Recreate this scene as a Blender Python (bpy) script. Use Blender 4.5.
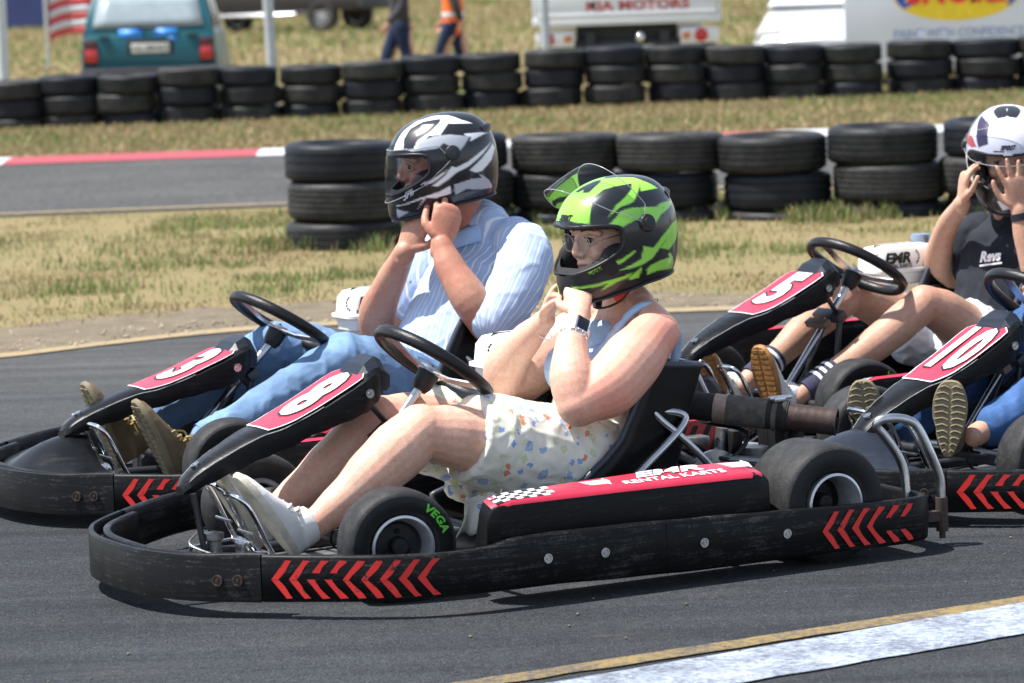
import bpy, bmesh, math, random
import numpy as np
from mathutils import Vector, Matrix, noise
random.seed(7); rng = np.random.default_rng(7)
PI = math.pi
for _o in list(bpy.data.objects): bpy.data.objects.remove(_o, do_unlink=True)
SC = bpy.context.scene
COL = SC.collection
# ------------------------------------------------------------------ camera, sky, sun, exposure
CAM_H, PITCH, ROLL, FPX = 1.51, math.atan((341.5 + 48.0) / 3570.0), math.radians(2.0), 3570.0
cd = bpy.data.cameras.new('camera'); cam = bpy.data.objects.new('camera', cd); COL.objects.link(cam)
_fw = Vector((0, math.cos(PITCH), -math.sin(PITCH))); _up = Vector((0, math.sin(PITCH), math.cos(PITCH))); _rt = Vector((1, 0, 0))
_r2 = _rt * math.cos(ROLL) - _up * math.sin(ROLL); _u2 = _up * math.cos(ROLL) + _rt * math.sin(ROLL)
cam.matrix_world = Matrix(((_r2.x, _u2.x, -_fw.x, 0), (_r2.y, _u2.y, -_fw.y, 0), (_r2.z, _u2.z, -_fw.z, CAM_H), (0, 0, 0, 1)))
cd.sensor_width = 36.0; cd.lens = FPX / 1024 * 36.0
cd.clip_start = 0.1; cd.clip_end = 3000
cd.dof.use_dof = True; cd.dof.focus_distance = 9.0; cd.dof.aperture_fstop = 6.3
SC.camera = cam
SUN_AZ, SUN_EL = math.radians(183), math.radians(64)     # where the sun stands, seen from the karts
w = bpy.data.worlds.new('World'); SC.world = w; w.use_nodes = True
nt = w.node_tree; nt.nodes.clear()
sky = nt.nodes.new('ShaderNodeTexSky'); sky.sky_type = 'NISHITA'; sky.sun_disc = False
sky.sun_elevation = SUN_EL; sky.sun_rotation = PI / 2 - SUN_AZ; sky.altitude = 1200
bg = nt.nodes.new('ShaderNodeBackground'); bg.inputs['Strength'].default_value = 0.115
wo = nt.nodes.new('ShaderNodeOutputWorld'); hs = nt.nodes.new('ShaderNodeHueSaturation'); hs.inputs['Saturation'].default_value = 0.62; hs.inputs['Value'].default_value = 1.15
nt.links.new(sky.outputs[0], hs.inputs['Color']); nt.links.new(hs.outputs[0], bg.inputs[0]); nt.links.new(bg.outputs[0], wo.inputs[0])
sd = bpy.data.lights.new('sun', 'SUN'); sun = bpy.data.objects.new('sun', sd); COL.objects.link(sun)
sd.energy = 4.9; sd.angle = math.radians(0.55); sd.color = (1, 0.975, 0.94)
_sv = Vector((math.cos(SUN_EL) * math.cos(SUN_AZ), math.cos(SUN_EL) * math.sin(SUN_AZ), math.sin(SUN_EL)))
sun.rotation_euler = _sv.to_track_quat('Z', 'Y').to_euler(); sun.location = _sv * 30
SC.view_settings.view_transform = 'Standard'; SC.view_settings.look = 'None'; SC.view_settings.gamma = 1.0
SC.view_settings.exposure = 0.85
SC.render.engine = 'CYCLES'; SC.cycles.use_denoising = True
SC.cycles.max_bounces = 6; SC.cycles.transparent_max_bounces = 12

# ------------------------------------------------------------------ frames
class Frame:
    """A kart's frame: origin on the ground under the rear axle, x forward, y left, z up."""
    def __init__(s, X, Y, deg):
        s.M = Matrix.Translation((X, Y, 0)) @ Matrix.Rotation(math.radians(180 + deg), 4, 'Z')
K8 = Frame(0.46, 9.145, 28.4); K3 = Frame(-0.02, 10.528, 28.0); K10 = Frame(2.101, 10.13, 31.0); K5 = Frame(1.718, 11.458, 32.5)
I4 = Matrix.Identity(4)
_crr, _srr, _cp, _sp = math.cos(ROLL), math.sin(ROLL), math.cos(PITCH), math.sin(PITCH)
def ground(u, v, z=0.0):
    """measured picture point -> place on the ground"""
    X0, Y0 = u - 512, v - 341.5
    X = X0 * _crr - Y0 * _srr; Y = X0 * _srr + Y0 * _crr
    a, b = X / FPX, -Y / FPX
    r = Vector((a, _cp + b * _sp, -_sp + b * _cp)); t = (z - CAM_H) / r.z
    return Vector((r.x * t, r.y * t, z))

# ------------------------------------------------------------------ materials
MATS = {}
def lin(c):
    if isinstance(c, str):
        c = [int(c[i:i + 2], 16) / 255 for i in (0, 2, 4)]
        c = [x / 12.92 if x <= 0.04045 else ((x + 0.055) / 1.055) ** 2.4 for x in c]
    return (c[0], c[1], c[2], 1)
class NT:
    def __init__(s, m): s.t = m.node_tree; s.n = s.t.nodes; s.l = s.t.links
    def new(s, k, **kw):
        n = s.n.new(k)
        for a, b in kw.items():
            if a in n.inputs: n.inputs[a].default_value = b
            else: setattr(n, a, b)
        return n
    def noise(s, co, scale, detail=3, rough=0.6, dist=0.0):
        n = s.n.new('ShaderNodeTexNoise'); n.inputs['Scale'].default_value = scale; n.inputs['Detail'].default_value = detail
        n.inputs['Roughness'].default_value = rough; n.inputs['Distortion'].default_value = dist
        if co is not None: s.l.new(co, n.inputs['Vector'])
        return n.outputs['Fac']
    def ramp(s, f, *stops):
        n = s.n.new('ShaderNodeValToRGB'); s.l.new(f, n.inputs[0]); e = n.color_ramp.elements
        while len(e) < len(stops): e.new(0.5)
        for i, (p, c) in enumerate(stops): e[i].position = p; e[i].color = c if len(c) == 4 else (*c, 1)
        return n.outputs[0]
    def mix(s, f, a, b, mode='MIX'):
        n = s.n.new('ShaderNodeMix'); n.data_type = 'RGBA'; n.blend_type = mode
        for x, i in ((f, 0), (a, 6), (b, 7)):
            if hasattr(x, 'links'): s.l.new(x, n.inputs[i])
            else: n.inputs[i].default_value = x
        return n.outputs[2]
    def math(s, op, a, b=0.0, c=None):
        n = s.n.new('ShaderNodeMath'); n.operation = op
        for x, i in ((a, 0), (b, 1), (c, 2)):
            if x is None: continue
            if hasattr(x, 'links'): s.l.new(x, n.inputs[i])
            else: n.inputs[i].default_value = x
        return n.outputs[0]
    def mapping(s, co, scale, rot=(0, 0, 0)):
        n = s.n.new('ShaderNodeMapping'); n.inputs['Scale'].default_value = scale; n.inputs['Rotation'].default_value = rot; s.l.new(co, n.inputs[0]); return n.outputs[0]
    def bump(s, h, strength, dist, normal=None):
        n = s.n.new('ShaderNodeBump'); n.inputs['Strength'].default_value = strength; n.inputs['Distance'].default_value = dist
        s.l.new(h, n.inputs['Height'])
        if normal is not None: s.l.new(normal, n.inputs['Normal'])
        return n.outputs[0]
def base(name):
    m = bpy.data.materials.new(name); m.use_nodes = True; t = NT(m); p = t.n['Principled BSDF']; co = t.n.new('ShaderNodeTexCoord').outputs['Object']
    MATS[name] = m; return m, t, p, co
def mat(name, c, rough=0.5, metal=0.0, var=0.12, scale=14, bump=0.0, bscale=200, spec=0.5, coat=0.0, sub=0.0):
    if name in MATS: return MATS[name]
    m, t, p, co = base(name); c = lin(c)
    n = t.noise(co, scale, 4)
    a = tuple(min(1, x * (1 - var)) for x in c[:3]) + (1,); b = tuple(min(1, x * (1 + var)) for x in c[:3]) + (1,)
    t.l.new(t.ramp(n, (0.3, a), (0.7, b)), p.inputs['Base Color'])
    r = t.math('MULTIPLY_ADD', n, 0.25, rough - 0.12); t.l.new(r, p.inputs['Roughness'])
    p.inputs['Metallic'].default_value = metal; p.inputs['Specular IOR Level'].default_value = spec
    if coat: p.inputs['Coat Weight'].default_value = coat; p.inputs['Coat Roughness'].default_value = 0.08
    if sub:
        p.inputs['Subsurface Weight'].default_value = sub; p.inputs['Subsurface Radius'].default_value = (0.012, 0.005, 0.003); p.inputs['Subsurface Scale'].default_value = 1.0
    if bump: t.l.new(t.bump(t.noise(co, bscale, 3), bump, 0.002), p.inputs['Normal'])
    return m
def emitless_glass(name, tint, refl=0.08, gain=0.6):
    m, t, p, co = base(name)
    tr = t.new('ShaderNodeBsdfTransparent'); tr.inputs[0].default_value = (*tint, 1)
    gl = t.new('ShaderNodeBsdfGlossy'); gl.inputs['Roughness'].default_value = 0.03
    fr = t.new('ShaderNodeFresnel'); fr.inputs['IOR'].default_value = 1.5
    f = t.math('MULTIPLY_ADD', fr.outputs[0], gain, refl - 0.02)
    mx = t.new('ShaderNodeMixShader'); t.l.new(f, mx.inputs[0]); t.l.new(tr.outputs[0], mx.inputs[1]); t.l.new(gl.outputs[0], mx.inputs[2])
    t.l.new(mx.outputs[0], t.n['Material Output'].inputs[0]); return m

# ------------------------------------------------------------------ mesh builder
def _smooth_path(pts, rad, k):
    """Catmull-Rom through the points, k pieces each"""
    P = [Vector(p) for p in pts]; R = rad
    if k <= 1 or len(P) < 3: return P, list(R)
    oP, oR = [], []
    for i in range(len(P) - 1):
        p0 = P[i - 1] if i else P[0] * 2 - P[1]; p1 = P[i]; p2 = P[i + 1]; p3 = P[i + 2] if i + 2 < len(P) else P[-1] * 2 - P[-2]
        for j in range(k):
            t = j / k
            oP.append(0.5 * ((2 * p1) + (p2 - p0) * t + (2 * p0 - 5 * p1 + 4 * p2 - p3) * t * t + (3 * p1 - p0 - 3 * p2 + p3) * t ** 3))
            s = t * t * (3 - 2 * t); r1, r2 = R[i], R[i + 1]
            oR.append(tuple(x + (y - x) * s for x, y in zip(r1, r2)) if isinstance(r1, tuple) else r1 + (r2 - r1) * s)
    oP.append(P[-1]); oR.append(R[-1]); return oP, oR
class MB:
    def __init__(s): s.v = []; s.f = []; s.mi = []
    def add(s, vs, fs, M=None, mi=0):
        o = len(s.v)
        s.v += [tuple(M @ Vector(p)) if M is not None else tuple(p) for p in vs]
        s.f += [tuple(i + o for i in f) for f in fs]; s.mi += [mi] * len(fs); return s
    def box(s, c, d, M=None, mi=0, b=0.0):
        x, y, z = c; a, e, g = d[0] / 2, d[1] / 2, d[2] / 2
        if b <= 0:
            vs = [(x + i * a, y + j * e, z + k * g) for i in (-1, 1) for j in (-1, 1) for k in (-1, 1)]
            return s.add(vs, [(0, 1, 3, 2), (4, 6, 7, 5), (0, 4, 5, 1), (2, 3, 7, 6), (0, 2, 6, 4), (1, 5, 7, 3)], M, mi)
        bm = bmesh.new(); bmesh.ops.create_cube(bm, size=1.0)
        for v in bm.verts: v.co = Vector((x + v.co.x * d[0], y + v.co.y * d[1], z + v.co.z * d[2]))
        bmesh.ops.bevel(bm, geom=list(bm.edges), offset=b, segments=2, affect='EDGES', profile=0.5)
        bm.verts.index_update()
        s.add([v.co.copy() for v in bm.verts], [[v.index for v in f.verts] for f in bm.faces], M, mi); bm.free(); return s
    def tube(s, pts, r, n=12, closed=False, caps=True, k=1, up=None, M=None, mi=0, round_caps=False):
        P = [Vector(p) for p in pts]; R = list(r) if isinstance(r, (list,)) else [r] * len(P)
        if k > 1 and not closed: P, R = _smooth_path(P, R, k)
        if round_caps:
            def rr(q): return q if isinstance(q, tuple) else (q, q)
            h0 = (P[0] - P[1]).normalized(); h1 = (P[-1] - P[-2]).normalized(); m0 = sum(rr(R[0])) / 2; m1 = sum(rr(R[-1])) / 2
            A = [0.995, 0.92, 0.72, 0.4]
            s0 = [(P[0] + h0 * m0 * a, tuple(q * math.sqrt(1 - a * a) for q in rr(R[0]))) for a in A]
            s1 = [(P[-1] + h1 * m1 * a, tuple(q * math.sqrt(1 - a * a) for q in rr(R[-1]))) for a in reversed(A)]
            P = [a for a, _ in s0] + P + [a for a, _ in s1]; R = [b for _, b in s0] + [rr(q) for q in R] + [b for _, b in s1]
        m = len(P); T = []
        for i in range(m):
            a = P[(i - 1) % m] if (closed or i) else P[0]; b = P[(i + 1) % m] if (closed or i < m - 1) else P[-1]
            T.append((b - a).normalized())
        X = Vector(up) if up is not None else (Vector((0, 0, 1)) if abs(T[0].z) < 0.9 else Vector((1, 0, 0)))
        vs, fs = [], []
        for i in range(m):
            if up is not None: X = Vector(up)
            X = (X - T[i] * X.dot(T[i])); X = X.normalized() if X.length > 1e-6 else T[i].orthogonal().normalized()
            Y = T[i].cross(X)
            ra, rb = R[i] if isinstance(R[i], tuple) else (R[i], R[i])
            for j in range(n):
                q = 2 * PI * j / n; vs.append(P[i] + X * (ra * math.cos(q)) + Y * (rb * math.sin(q)))
        for i in range(m if closed else m - 1):
            a, b = i * n, ((i + 1) % m) * n
            for j in range(n): fs.append((a + j, a + (j + 1) % n, b + (j + 1) % n, b + j))
        if caps and not closed: fs.append(tuple(range(n - 1, -1, -1))); fs.append(tuple((m - 1) * n + j for j in range(n)))
        return s.add(vs, fs, M, mi)
    def rings(s, rings, caps=True, closed=False, M=None, mi=0):
        n = len(rings[0]); vs = [p for r in rings for p in r]; fs = []; m = len(rings)
        for i in range(m if closed else m - 1):
            a, b = i * n, ((i + 1) % m) * n
            for j in range(n): fs.append((a + j, a + (j + 1) % n, b + (j + 1) % n, b + j))
        if caps and not closed: fs.append(tuple(range(n - 1, -1, -1))); fs.append(tuple((m - 1) * n + j for j in range(n)))
        return s.add(vs, fs, M, mi)
    def grid(s, rows, M=None, mi=0):
        n = len(rows[0]); vs = [p for r in rows for p in r]; fs = []
        for i in range(len(rows) - 1):
            for j in range(n - 1): fs.append((i * n + j, i * n + j + 1, (i + 1) * n + j + 1, (i + 1) * n + j))
        return s.add(vs, fs, M, mi)
    def lathe(s, prof, n=40, M=None, mi=0, closed=True):
        """profile (r, h) round the z axis"""
        return s.rings([[(r * math.cos(2 * PI * j / n), r * math.sin(2 * PI * j / n), h) for j in range(n)] for r, h in prof], caps=False, closed=closed, M=M, mi=mi)
    def prism(s, poly, z0, z1, M=None, mi=0):
        n = len(poly); vs = [(x, y, z0) for x, y in poly] + [(x, y, z1) for x, y in poly]
        fs = [tuple(range(n - 1, -1, -1)), tuple(range(n, 2 * n))] + [(i, (i + 1) % n, n + (i + 1) % n, n + i) for i in range(n)]
        return s.add(vs, fs, M, mi)
    def ball(s, c, r, n=16, m=10, M=None, mi=0):
        r = r if isinstance(r, (tuple, list)) else (r, r, r); vs, fs = [], []
        for i in range(m + 1):
            a = PI * i / m
            for j in range(n):
                b = 2 * PI * j / n; sa = max(math.sin(a), 1e-4)
                vs.append((c[0] + r[0] * sa * math.cos(b), c[1] + r[1] * sa * math.sin(b), c[2] + r[2] * math.cos(a)))
        for i in range(m):
            for j in range(n): fs.append((i * n + j, (i + 1) * n + j, (i + 1) * n + (j + 1) % n, i * n + (j + 1) % n))
        return s.add(vs, fs, M, mi)
    def mesh(s, name, M=None):
        me = bpy.data.meshes.new(name)
        vs = [tuple(M @ Vector(p)) for p in s.v] if M is not None else s.v
        me.from_pydata(vs, [], s.f); me.update(); return me
def put(me, name, mats, parent=None, angle=40, kind=None, root=None):
    for m in (mats if isinstance(mats, (list, tuple)) else [mats]): me.materials.append(m)
    for p in me.polygons: p.use_smooth = True
    if angle is not None and angle < 180: me.set_sharp_from_angle(angle=math.radians(angle))
    o = bpy.data.objects.new(name, me); COL.objects.link(o)
    if parent is not None: o.parent = parent
    elif root is not None: o.matrix_world = root
    if kind: o['kind'] = kind
    return o
ROOT = {}
def part(mb, name, m, parent, frame=I4, angle=40, fix=True, solid=0.0, kind=None):
    """one mesh under its thing; mb is given in `frame` coordinates"""
    r = parent
    while r.parent is not None: r = r.parent
    me = mb.mesh(name, ROOT[r.name].inverted() @ frame)
    if any(mb.mi):
        me.polygons.foreach_set('material_index', mb.mi)
    if fix:
        bm = bmesh.new(); bm.from_mesh(me); bmesh.ops.recalc_face_normals(bm, faces=bm.faces); bm.to_mesh(me); bm.free()
    o = put(me, name, m, parent, angle, kind)
    if solid:
        md = o.modifiers.new('s', 'SOLIDIFY'); md.thickness = solid; md.offset = 0
    return o
def thing(name, label, cat, M, group=None):
    o = bpy.data.objects.new(name, None); COL.objects.link(o); o.matrix_world = M; o.empty_display_size = 0.1
    ROOT[o.name] = M.copy(); o['label'] = label; o['category'] = cat
    if group: o['group'] = group
    return o
def single(mb, name, m, label, cat, M=I4, frame=None, group=None, angle=40, fix=True):
    """a thing that is one mesh; mb is given in root (M) coordinates unless a frame is named"""
    me = mb.mesh(name, (M.inverted() @ frame) if frame is not None else None)
    if any(mb.mi): me.polygons.foreach_set('material_index', mb.mi)
    if fix:
        bm = bmesh.new(); bm.from_mesh(me); bmesh.ops.recalc_face_normals(bm, faces=bm.faces); bm.to_mesh(me); bm.free()
    o = put(me, name, m, None, angle, None, M); o['label'] = label; o['category'] = cat
    if group: o['group'] = group
    return o
def copy_tree(o, parent=None):
    c = o.copy(); COL.objects.link(c)
    if parent is not None: c.parent = parent
    for ch in list(o.children): copy_tree(ch, c)
    return c
def organic(mb, name, m, parent, frame=I4, voxel=0.005, it=6, fac=0.5, disp=None, post=None):
    """weld overlapping solids into one continuous skin"""
    r = parent
    while r.parent is not None: r = r.parent
    me = mb.mesh('tmp'); o = bpy.data.objects.new('tmp', me); COL.objects.link(o)
    md = o.modifiers.new('r', 'REMESH'); md.mode = 'VOXEL'; md.voxel_size = voxel; md.use_smooth_shade = True
    sm = o.modifiers.new('s', 'SMOOTH'); sm.factor = fac; sm.iterations = it
    dg = bpy.context.evaluated_depsgraph_get(); me2 = bpy.data.meshes.new_from_object(o.evaluated_get(dg))
    bpy.data.objects.remove(o, do_unlink=True); bpy.data.meshes.remove(me)
    n = len(me2.vertices); co = np.empty(n * 3); me2.vertices.foreach_get('co', co); co = co.reshape(-1, 3)
    if disp is not None or post is not None:
        no = np.empty(n * 3); me2.vertices.foreach_get('normal', no); no = no.reshape(-1, 3)
    if disp is not None:
        d = disp(co, no); co = co + no * d[:, None]; me2.vertices.foreach_set('co', co.ravel())
    if post is not None:
        for an, arr in post(co, no).items():
            arr = np.asarray(arr, dtype=np.float32)
            if arr.ndim == 1: at = me2.attributes.new(an, 'FLOAT', 'POINT'); at.data.foreach_set('value', arr)
            else:
                at = me2.attributes.new(an, 'FLOAT_COLOR', 'POINT'); at.data.foreach_set('color', np.concatenate([arr, np.ones((len(arr), 1), np.float32)], 1).ravel())
    me2.materials.clear(); me2.transform(ROOT[r.name].inverted() @ frame); me2.update(); me2.name = name
    return put(me2, name, m, parent, 180)
def text_mesh(s, size, bold=0.0, shear=0.0, align='CENTER', spacing=1.0, res=3):
    """letters as a flat triangulated mesh in x, y"""
    c = bpy.data.curves.new('t', 'FONT'); c.body = s; c.size = size; c.offset = bold; c.shear = shear; c.align_x = align; c.align_y = 'CENTER'
    c.space_character = spacing; c.resolution_u = res
    o = bpy.data.objects.new('t', c); COL.objects.link(o); dg = bpy.context.evaluated_depsgraph_get()
    me = bpy.data.meshes.new_from_object(o.evaluated_get(dg)); bpy.data.objects.remove(o, do_unlink=True)
    bm = bmesh.new(); bm.from_mesh(me); bmesh.ops.triangulate(bm, faces=bm.faces)
    v = [tuple(p.co) for p in bm.verts]; bm.verts.index_update(); f = [tuple(x.index for x in q.verts) for q in bm.faces]; bm.free(); bpy.data.meshes.remove(me)
    return v, f
def add_text(mb, s, size, fn, bold=0.0, shear=0.0, mi=0, sx=1.0, **kw):
    v, f = text_mesh(s, size, bold, shear, **kw); mb.add([fn(x * sx, y) for x, y, _ in v], f, None, mi)
def vnoise(co, scale, seed=0.0):
    return np.array([noise.noise(Vector((p[0] * scale + seed, p[1] * scale, p[2] * scale))) for p in co])
# ------------------------------------------------------------------ the setting
def asphalt(name, c, speck=0.5, bl=320):
    m, t, p, co = base(name); c = lin(c)
    big = t.noise(co, 0.9, 5, 0.55); streak = t.noise(t.mapping(co, (0.5, 5.0, 1), (0, 0, math.radians(30))), 1.4, 4)
    f = t.math('ADD', t.math('MULTIPLY', big, 0.55), t.math('MULTIPLY', streak, 0.45))
    col = t.ramp(f, (0.32, tuple(x * 0.72 for x in c[:3])), (0.68, tuple(x * 1.25 for x in c[:3])))
    fine = t.noise(co, bl, 2, 0.7); mid = t.noise(co, bl * 0.33, 4, 0.8)
    col = t.mix(1.0, col, t.ramp(fine, (0.3, (0.3, 0.3, 0.3)), (0.5, (0.98, 0.98, 0.98)), (0.7, (2.0, 2.0, 1.95))), 'MULTIPLY')
    col = t.mix(1.0, col, t.ramp(mid, (0.3, (0.6, 0.6, 0.6)), (0.7, (1.45, 1.44, 1.42))), 'MULTIPLY')
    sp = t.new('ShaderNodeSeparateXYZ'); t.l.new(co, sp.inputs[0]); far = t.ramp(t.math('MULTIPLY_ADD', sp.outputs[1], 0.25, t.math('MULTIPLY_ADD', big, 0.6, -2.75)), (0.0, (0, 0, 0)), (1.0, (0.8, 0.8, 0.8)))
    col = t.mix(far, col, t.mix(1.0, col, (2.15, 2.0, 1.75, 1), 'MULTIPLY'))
    sk = t.noise(t.mapping(co, (1.0, 14.0, 1), (0, 0, math.radians(-30))), 0.55, 5, 0.6); col = t.mix(1.0, col, t.ramp(sk, (0.34, (0.74, 0.74, 0.76)), (0.52, (1, 1, 1)), (0.7, (1.1, 1.1, 1.08))), 'MULTIPLY')
    dust = t.noise(co, 2.6, 6, 0.75); col = t.mix(t.ramp(dust, (0.56, (0, 0, 0)), (0.8, (0.35, 0.35, 0.35))), col, (0.12, 0.105, 0.085, 1))
    vo = t.new('ShaderNodeTexVoronoi'); vo.inputs['Scale'].default_value = bl * 0.4; t.l.new(co, vo.inputs['Vector'])
    st = t.math('MULTIPLY', t.math('LESS_THAN', vo.outputs['Distance'], 0.2), t.math('GREATER_THAN', t.noise(co, bl * 0.31, 2), 0.56))
    col = t.mix(t.math('MULTIPLY', st, speck), col, (c[0] * 3.2, c[1] * 3.15, c[2] * 3.0, 1))
    t.l.new(col, p.inputs['Base Color']); p.inputs['Roughness'].default_value = 0.88; p.inputs['Specular IOR Level'].default_value = 0.16
    t.l.new(t.bump(t.math('ADD', fine, mid), 0.9, 0.004), p.inputs['Normal']); return m
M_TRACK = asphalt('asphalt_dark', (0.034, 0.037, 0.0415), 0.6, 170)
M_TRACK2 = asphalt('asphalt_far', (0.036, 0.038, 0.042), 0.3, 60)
def soil():
    m, t, p, co = base('grassland_soil')
    n = t.noise(co, 0.9, 6, 0.65, 0.4); n2 = t.noise(co, 9, 5, 0.7); n3 = t.noise(co, 70, 4, 0.7)
    dry = t.ramp(n3, (0.25, (0.13, 0.10, 0.05)), (0.5, (0.27, 0.215, 0.11)), (0.75, (0.37, 0.305, 0.17)))
    green = t.ramp(n3, (0.3, (0.09, 0.095, 0.035)), (0.7, (0.24, 0.22, 0.09)))
    f = t.ramp(t.math('ADD', t.math('MULTIPLY', n, 0.65), t.math('MULTIPLY', n2, 0.35)), (0.46, (0, 0, 0)), (0.62, (0.75, 0.75, 0.75)))
    t.l.new(t.mix(f, dry, green), p.inputs['Base Color']); p.inputs['Roughness'].default_value = 0.95; p.inputs['Specular IOR Level'].default_value = 0.1
    t.l.new(t.bump(n3, 0.8, 0.02), p.inputs['Normal']); return m
def dirt():
    m, t, p, co = base('verge_dirt')
    n = t.noise(co, 6, 6, 0.7); n3 = t.noise(co, 90, 4, 0.75)
    c = t.mix(t.ramp(n, (0.35, (0, 0, 0)), (0.65, (1, 1, 1))), (0.19, 0.15, 0.095, 1), (0.31, 0.25, 0.165, 1))
    c = t.mix(1.0, c, t.ramp(n3, (0.25, (0.4, 0.4, 0.4)), (0.7, (1.35, 1.33, 1.3))), 'MULTIPLY')
    t.l.new(c, p.inputs['Base Color']); p.inputs['Roughness'].default_value = 0.95; t.l.new(t.bump(n3, 1.0, 0.02), p.inputs['Normal']); return m
M_SOIL, M_DIRT = soil(), dirt()
def drop(x, y):
    s = min(max((y - 35.5) / 4.5, 0), 1); return -0.2 * s * s * (3 - 2 * s)
def sheet(name, rows, m, kind='structure'):
    mb = MB(); mb.grid(rows); me = mb.mesh(name); return put(me, name, m, None, 180, kind)
xs = [-900, -300, -80, -30] + [-16 + i * 1.0 for i in range(33)] + [30, 80, 300, 900]
ys = [-300, -60, -10, 0] + [6 + i for i in range(24)] + [30 + i * 0.5 for i in range(30)] + [46, 50, 60, 75, 90, 150, 400, 1500]
sheet('ground', [[(x, y, drop(x, y)) for x in xs] for y in ys], M_SOIL)
# near track, its far edge as in the photograph
edge = [(-60, 5), (-30, 9.5), (-12, 11.6), (-5, 12.65), (-3, 13.3), (-2.01, 13.93), (-1.65, 14.24), (-1.16, 14.6), (-0.5, 14.76), (0.78, 14.78), (2.2, 14.8), (5, 14.7), (12, 14.2), (30, 12.5), (60, 9)]
sheet('near_track', [[(x, -8 if abs(x) < 40 else -4, 0.006) for x, y in edge], [(x, y * 0.3, 0.006) for x, y in edge], [(x, y + 0.05, 0.006) for x, y in edge]], M_TRACK)
def ribbon(name, pts, w0, w1, z, m, kind='structure', k=10):
    P, _ = _smooth_path([(x, y, 0) for x, y in pts], [0] * len(pts), k)
    rows = [[(p.x, p.y + w0 + 0.012 * noise.noise(Vector((p.x * 6, 3, 0))), z), (p.x, p.y + (w0 + w1) / 2, z), (p.x, p.y + w1 + 0.03 * noise.noise(Vector((p.x * 3, 9, 0))), z)] for p in P]
    return sheet(name, rows, m, kind)
ribbon('dirt_verge', edge[2:-1], -0.05, 0.55, 0.002 + 0.002, M_DIRT)
mb = MB(); P, _ = _smooth_path([(x, y, 0) for x, y in edge[2:-1]], [0] * (len(edge) - 3), 16)
rows = []
for p in P:
    wv = 0.75 + 0.45 * math.exp(-((p.x + 1.6) / 1.3) ** 2) + 0.35 * noise.noise(Vector((p.x * 1.3, 1, 0))) + 0.12 * noise.noise(Vector((p.x * 7, 5, 0)))
    rows.append([(p.x, p.y + 0.02, 0.003), (p.x, p.y + wv * 0.5, 0.012), (p.x, p.y + wv, 0.0025)])
sheet('dirt_shoulder', rows, M_DIRT)
def paint(name, c, wear=0.5, under=(0.085, 0.088, 0.095), scale=60, thin=(1, 1, 1)):
    m, t, p, co = base(name)
    n = t.noise(t.mapping(co, thin), scale, 6, 0.78); n2 = t.noise(co, 5, 4, 0.6)
    f = t.ramp(t.math('ADD', t.math('MULTIPLY', n, 0.7), t.math('MULTIPLY', n2, 0.3)), (wear - 0.07, (0, 0, 0)), (wear + 0.07, (1, 1, 1)))
    fine = t.noise(co, 250, 2, 0.7)
    cc = t.mix(1.0, lin(c), t.ramp(fine, (0.3, (0.75, 0.75, 0.75)), (0.6, (1.1, 1.1, 1.1))), 'MULTIPLY')
    t.l.new(t.mix(f, (*under, 1), cc), p.inputs['Base Color']); p.inputs['Roughness'].default_value = 0.75
    t.l.new(t.bump(fine, 0.4, 0.003), p.inputs['Normal']); return m
M_LW = paint('worn_white_paint', (0.40, 0.45, 0.54), 0.50, under=(0.085,0.095,0.115), thin=(1, 2.6, 1)); M_LY = paint('worn_yellow_paint', (0.23, 0.16, 0.055), 0.49, under=(0.06,0.055,0.05))
M_LY2 = paint('pale_yellow_paint', (0.30, 0.22, 0.11), 0.42, scale=30); M_KR = paint('red_kerb_paint', (0.33, 0.05, 0.065), 0.25, (0.3, 0.2, 0.18), 8); M_KW = paint('white_kerb_paint', (0.5, 0.52, 0.55), 0.2, (0.5, 0.5, 0.5), 8)
ribbon('yellow_edge_line', edge[2:-1], -0.13, 0.03, 0.011, M_LY2)
# the near lines are drawn square to their own direction
def stripe(name, p, q, wdt, z, m, n=40, side=1):
    p, q = Vector((*p, 0)), Vector((*q, 0)); d = (q - p).normalized(); s = Vector((-d.y, d.x, 0)) * side; rows = []
    for i in range(n + 1):
        c = p.lerp(q, i / n) + s * (-0.035 * ((i / n - 0.5) ** 2) * 4 * 0)
        j0 = 0.006 * noise.noise(c * 14); j1 = 0.012 * noise.noise(c * 9 + Vector((5, 5, 5)))
        rows.append([tuple(c + s * j0 + Vector((0, 0, z))), tuple(c + s * (wdt / 2) + Vector((0, 0, z))), tuple(c + s * (wdt + j1) + Vector((0, 0, z)))])
    sheet(name, rows, m)
yd = (Vector((1.15, 8.03)) - Vector((-0.09, 7.31)))
y0 = Vector((-0.09, 7.31)) - yd * 2.2; y1 = Vector((1.15, 8.03)) + yd * 1.8
stripe('yellow_line', tuple(y0), tuple(y1), -0.075, 0.010, M_LY, 160)
w0 = Vector((0.12, 7.285)); wdv = Vector((1.14, 7.95)) - w0
a0 = w0 - wdv * 2.6; a1 = w0 + wdv * 3.4
stripe('white_line', tuple(a0), tuple(a1), -0.27, 0.0105, M_LW, 160)
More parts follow.
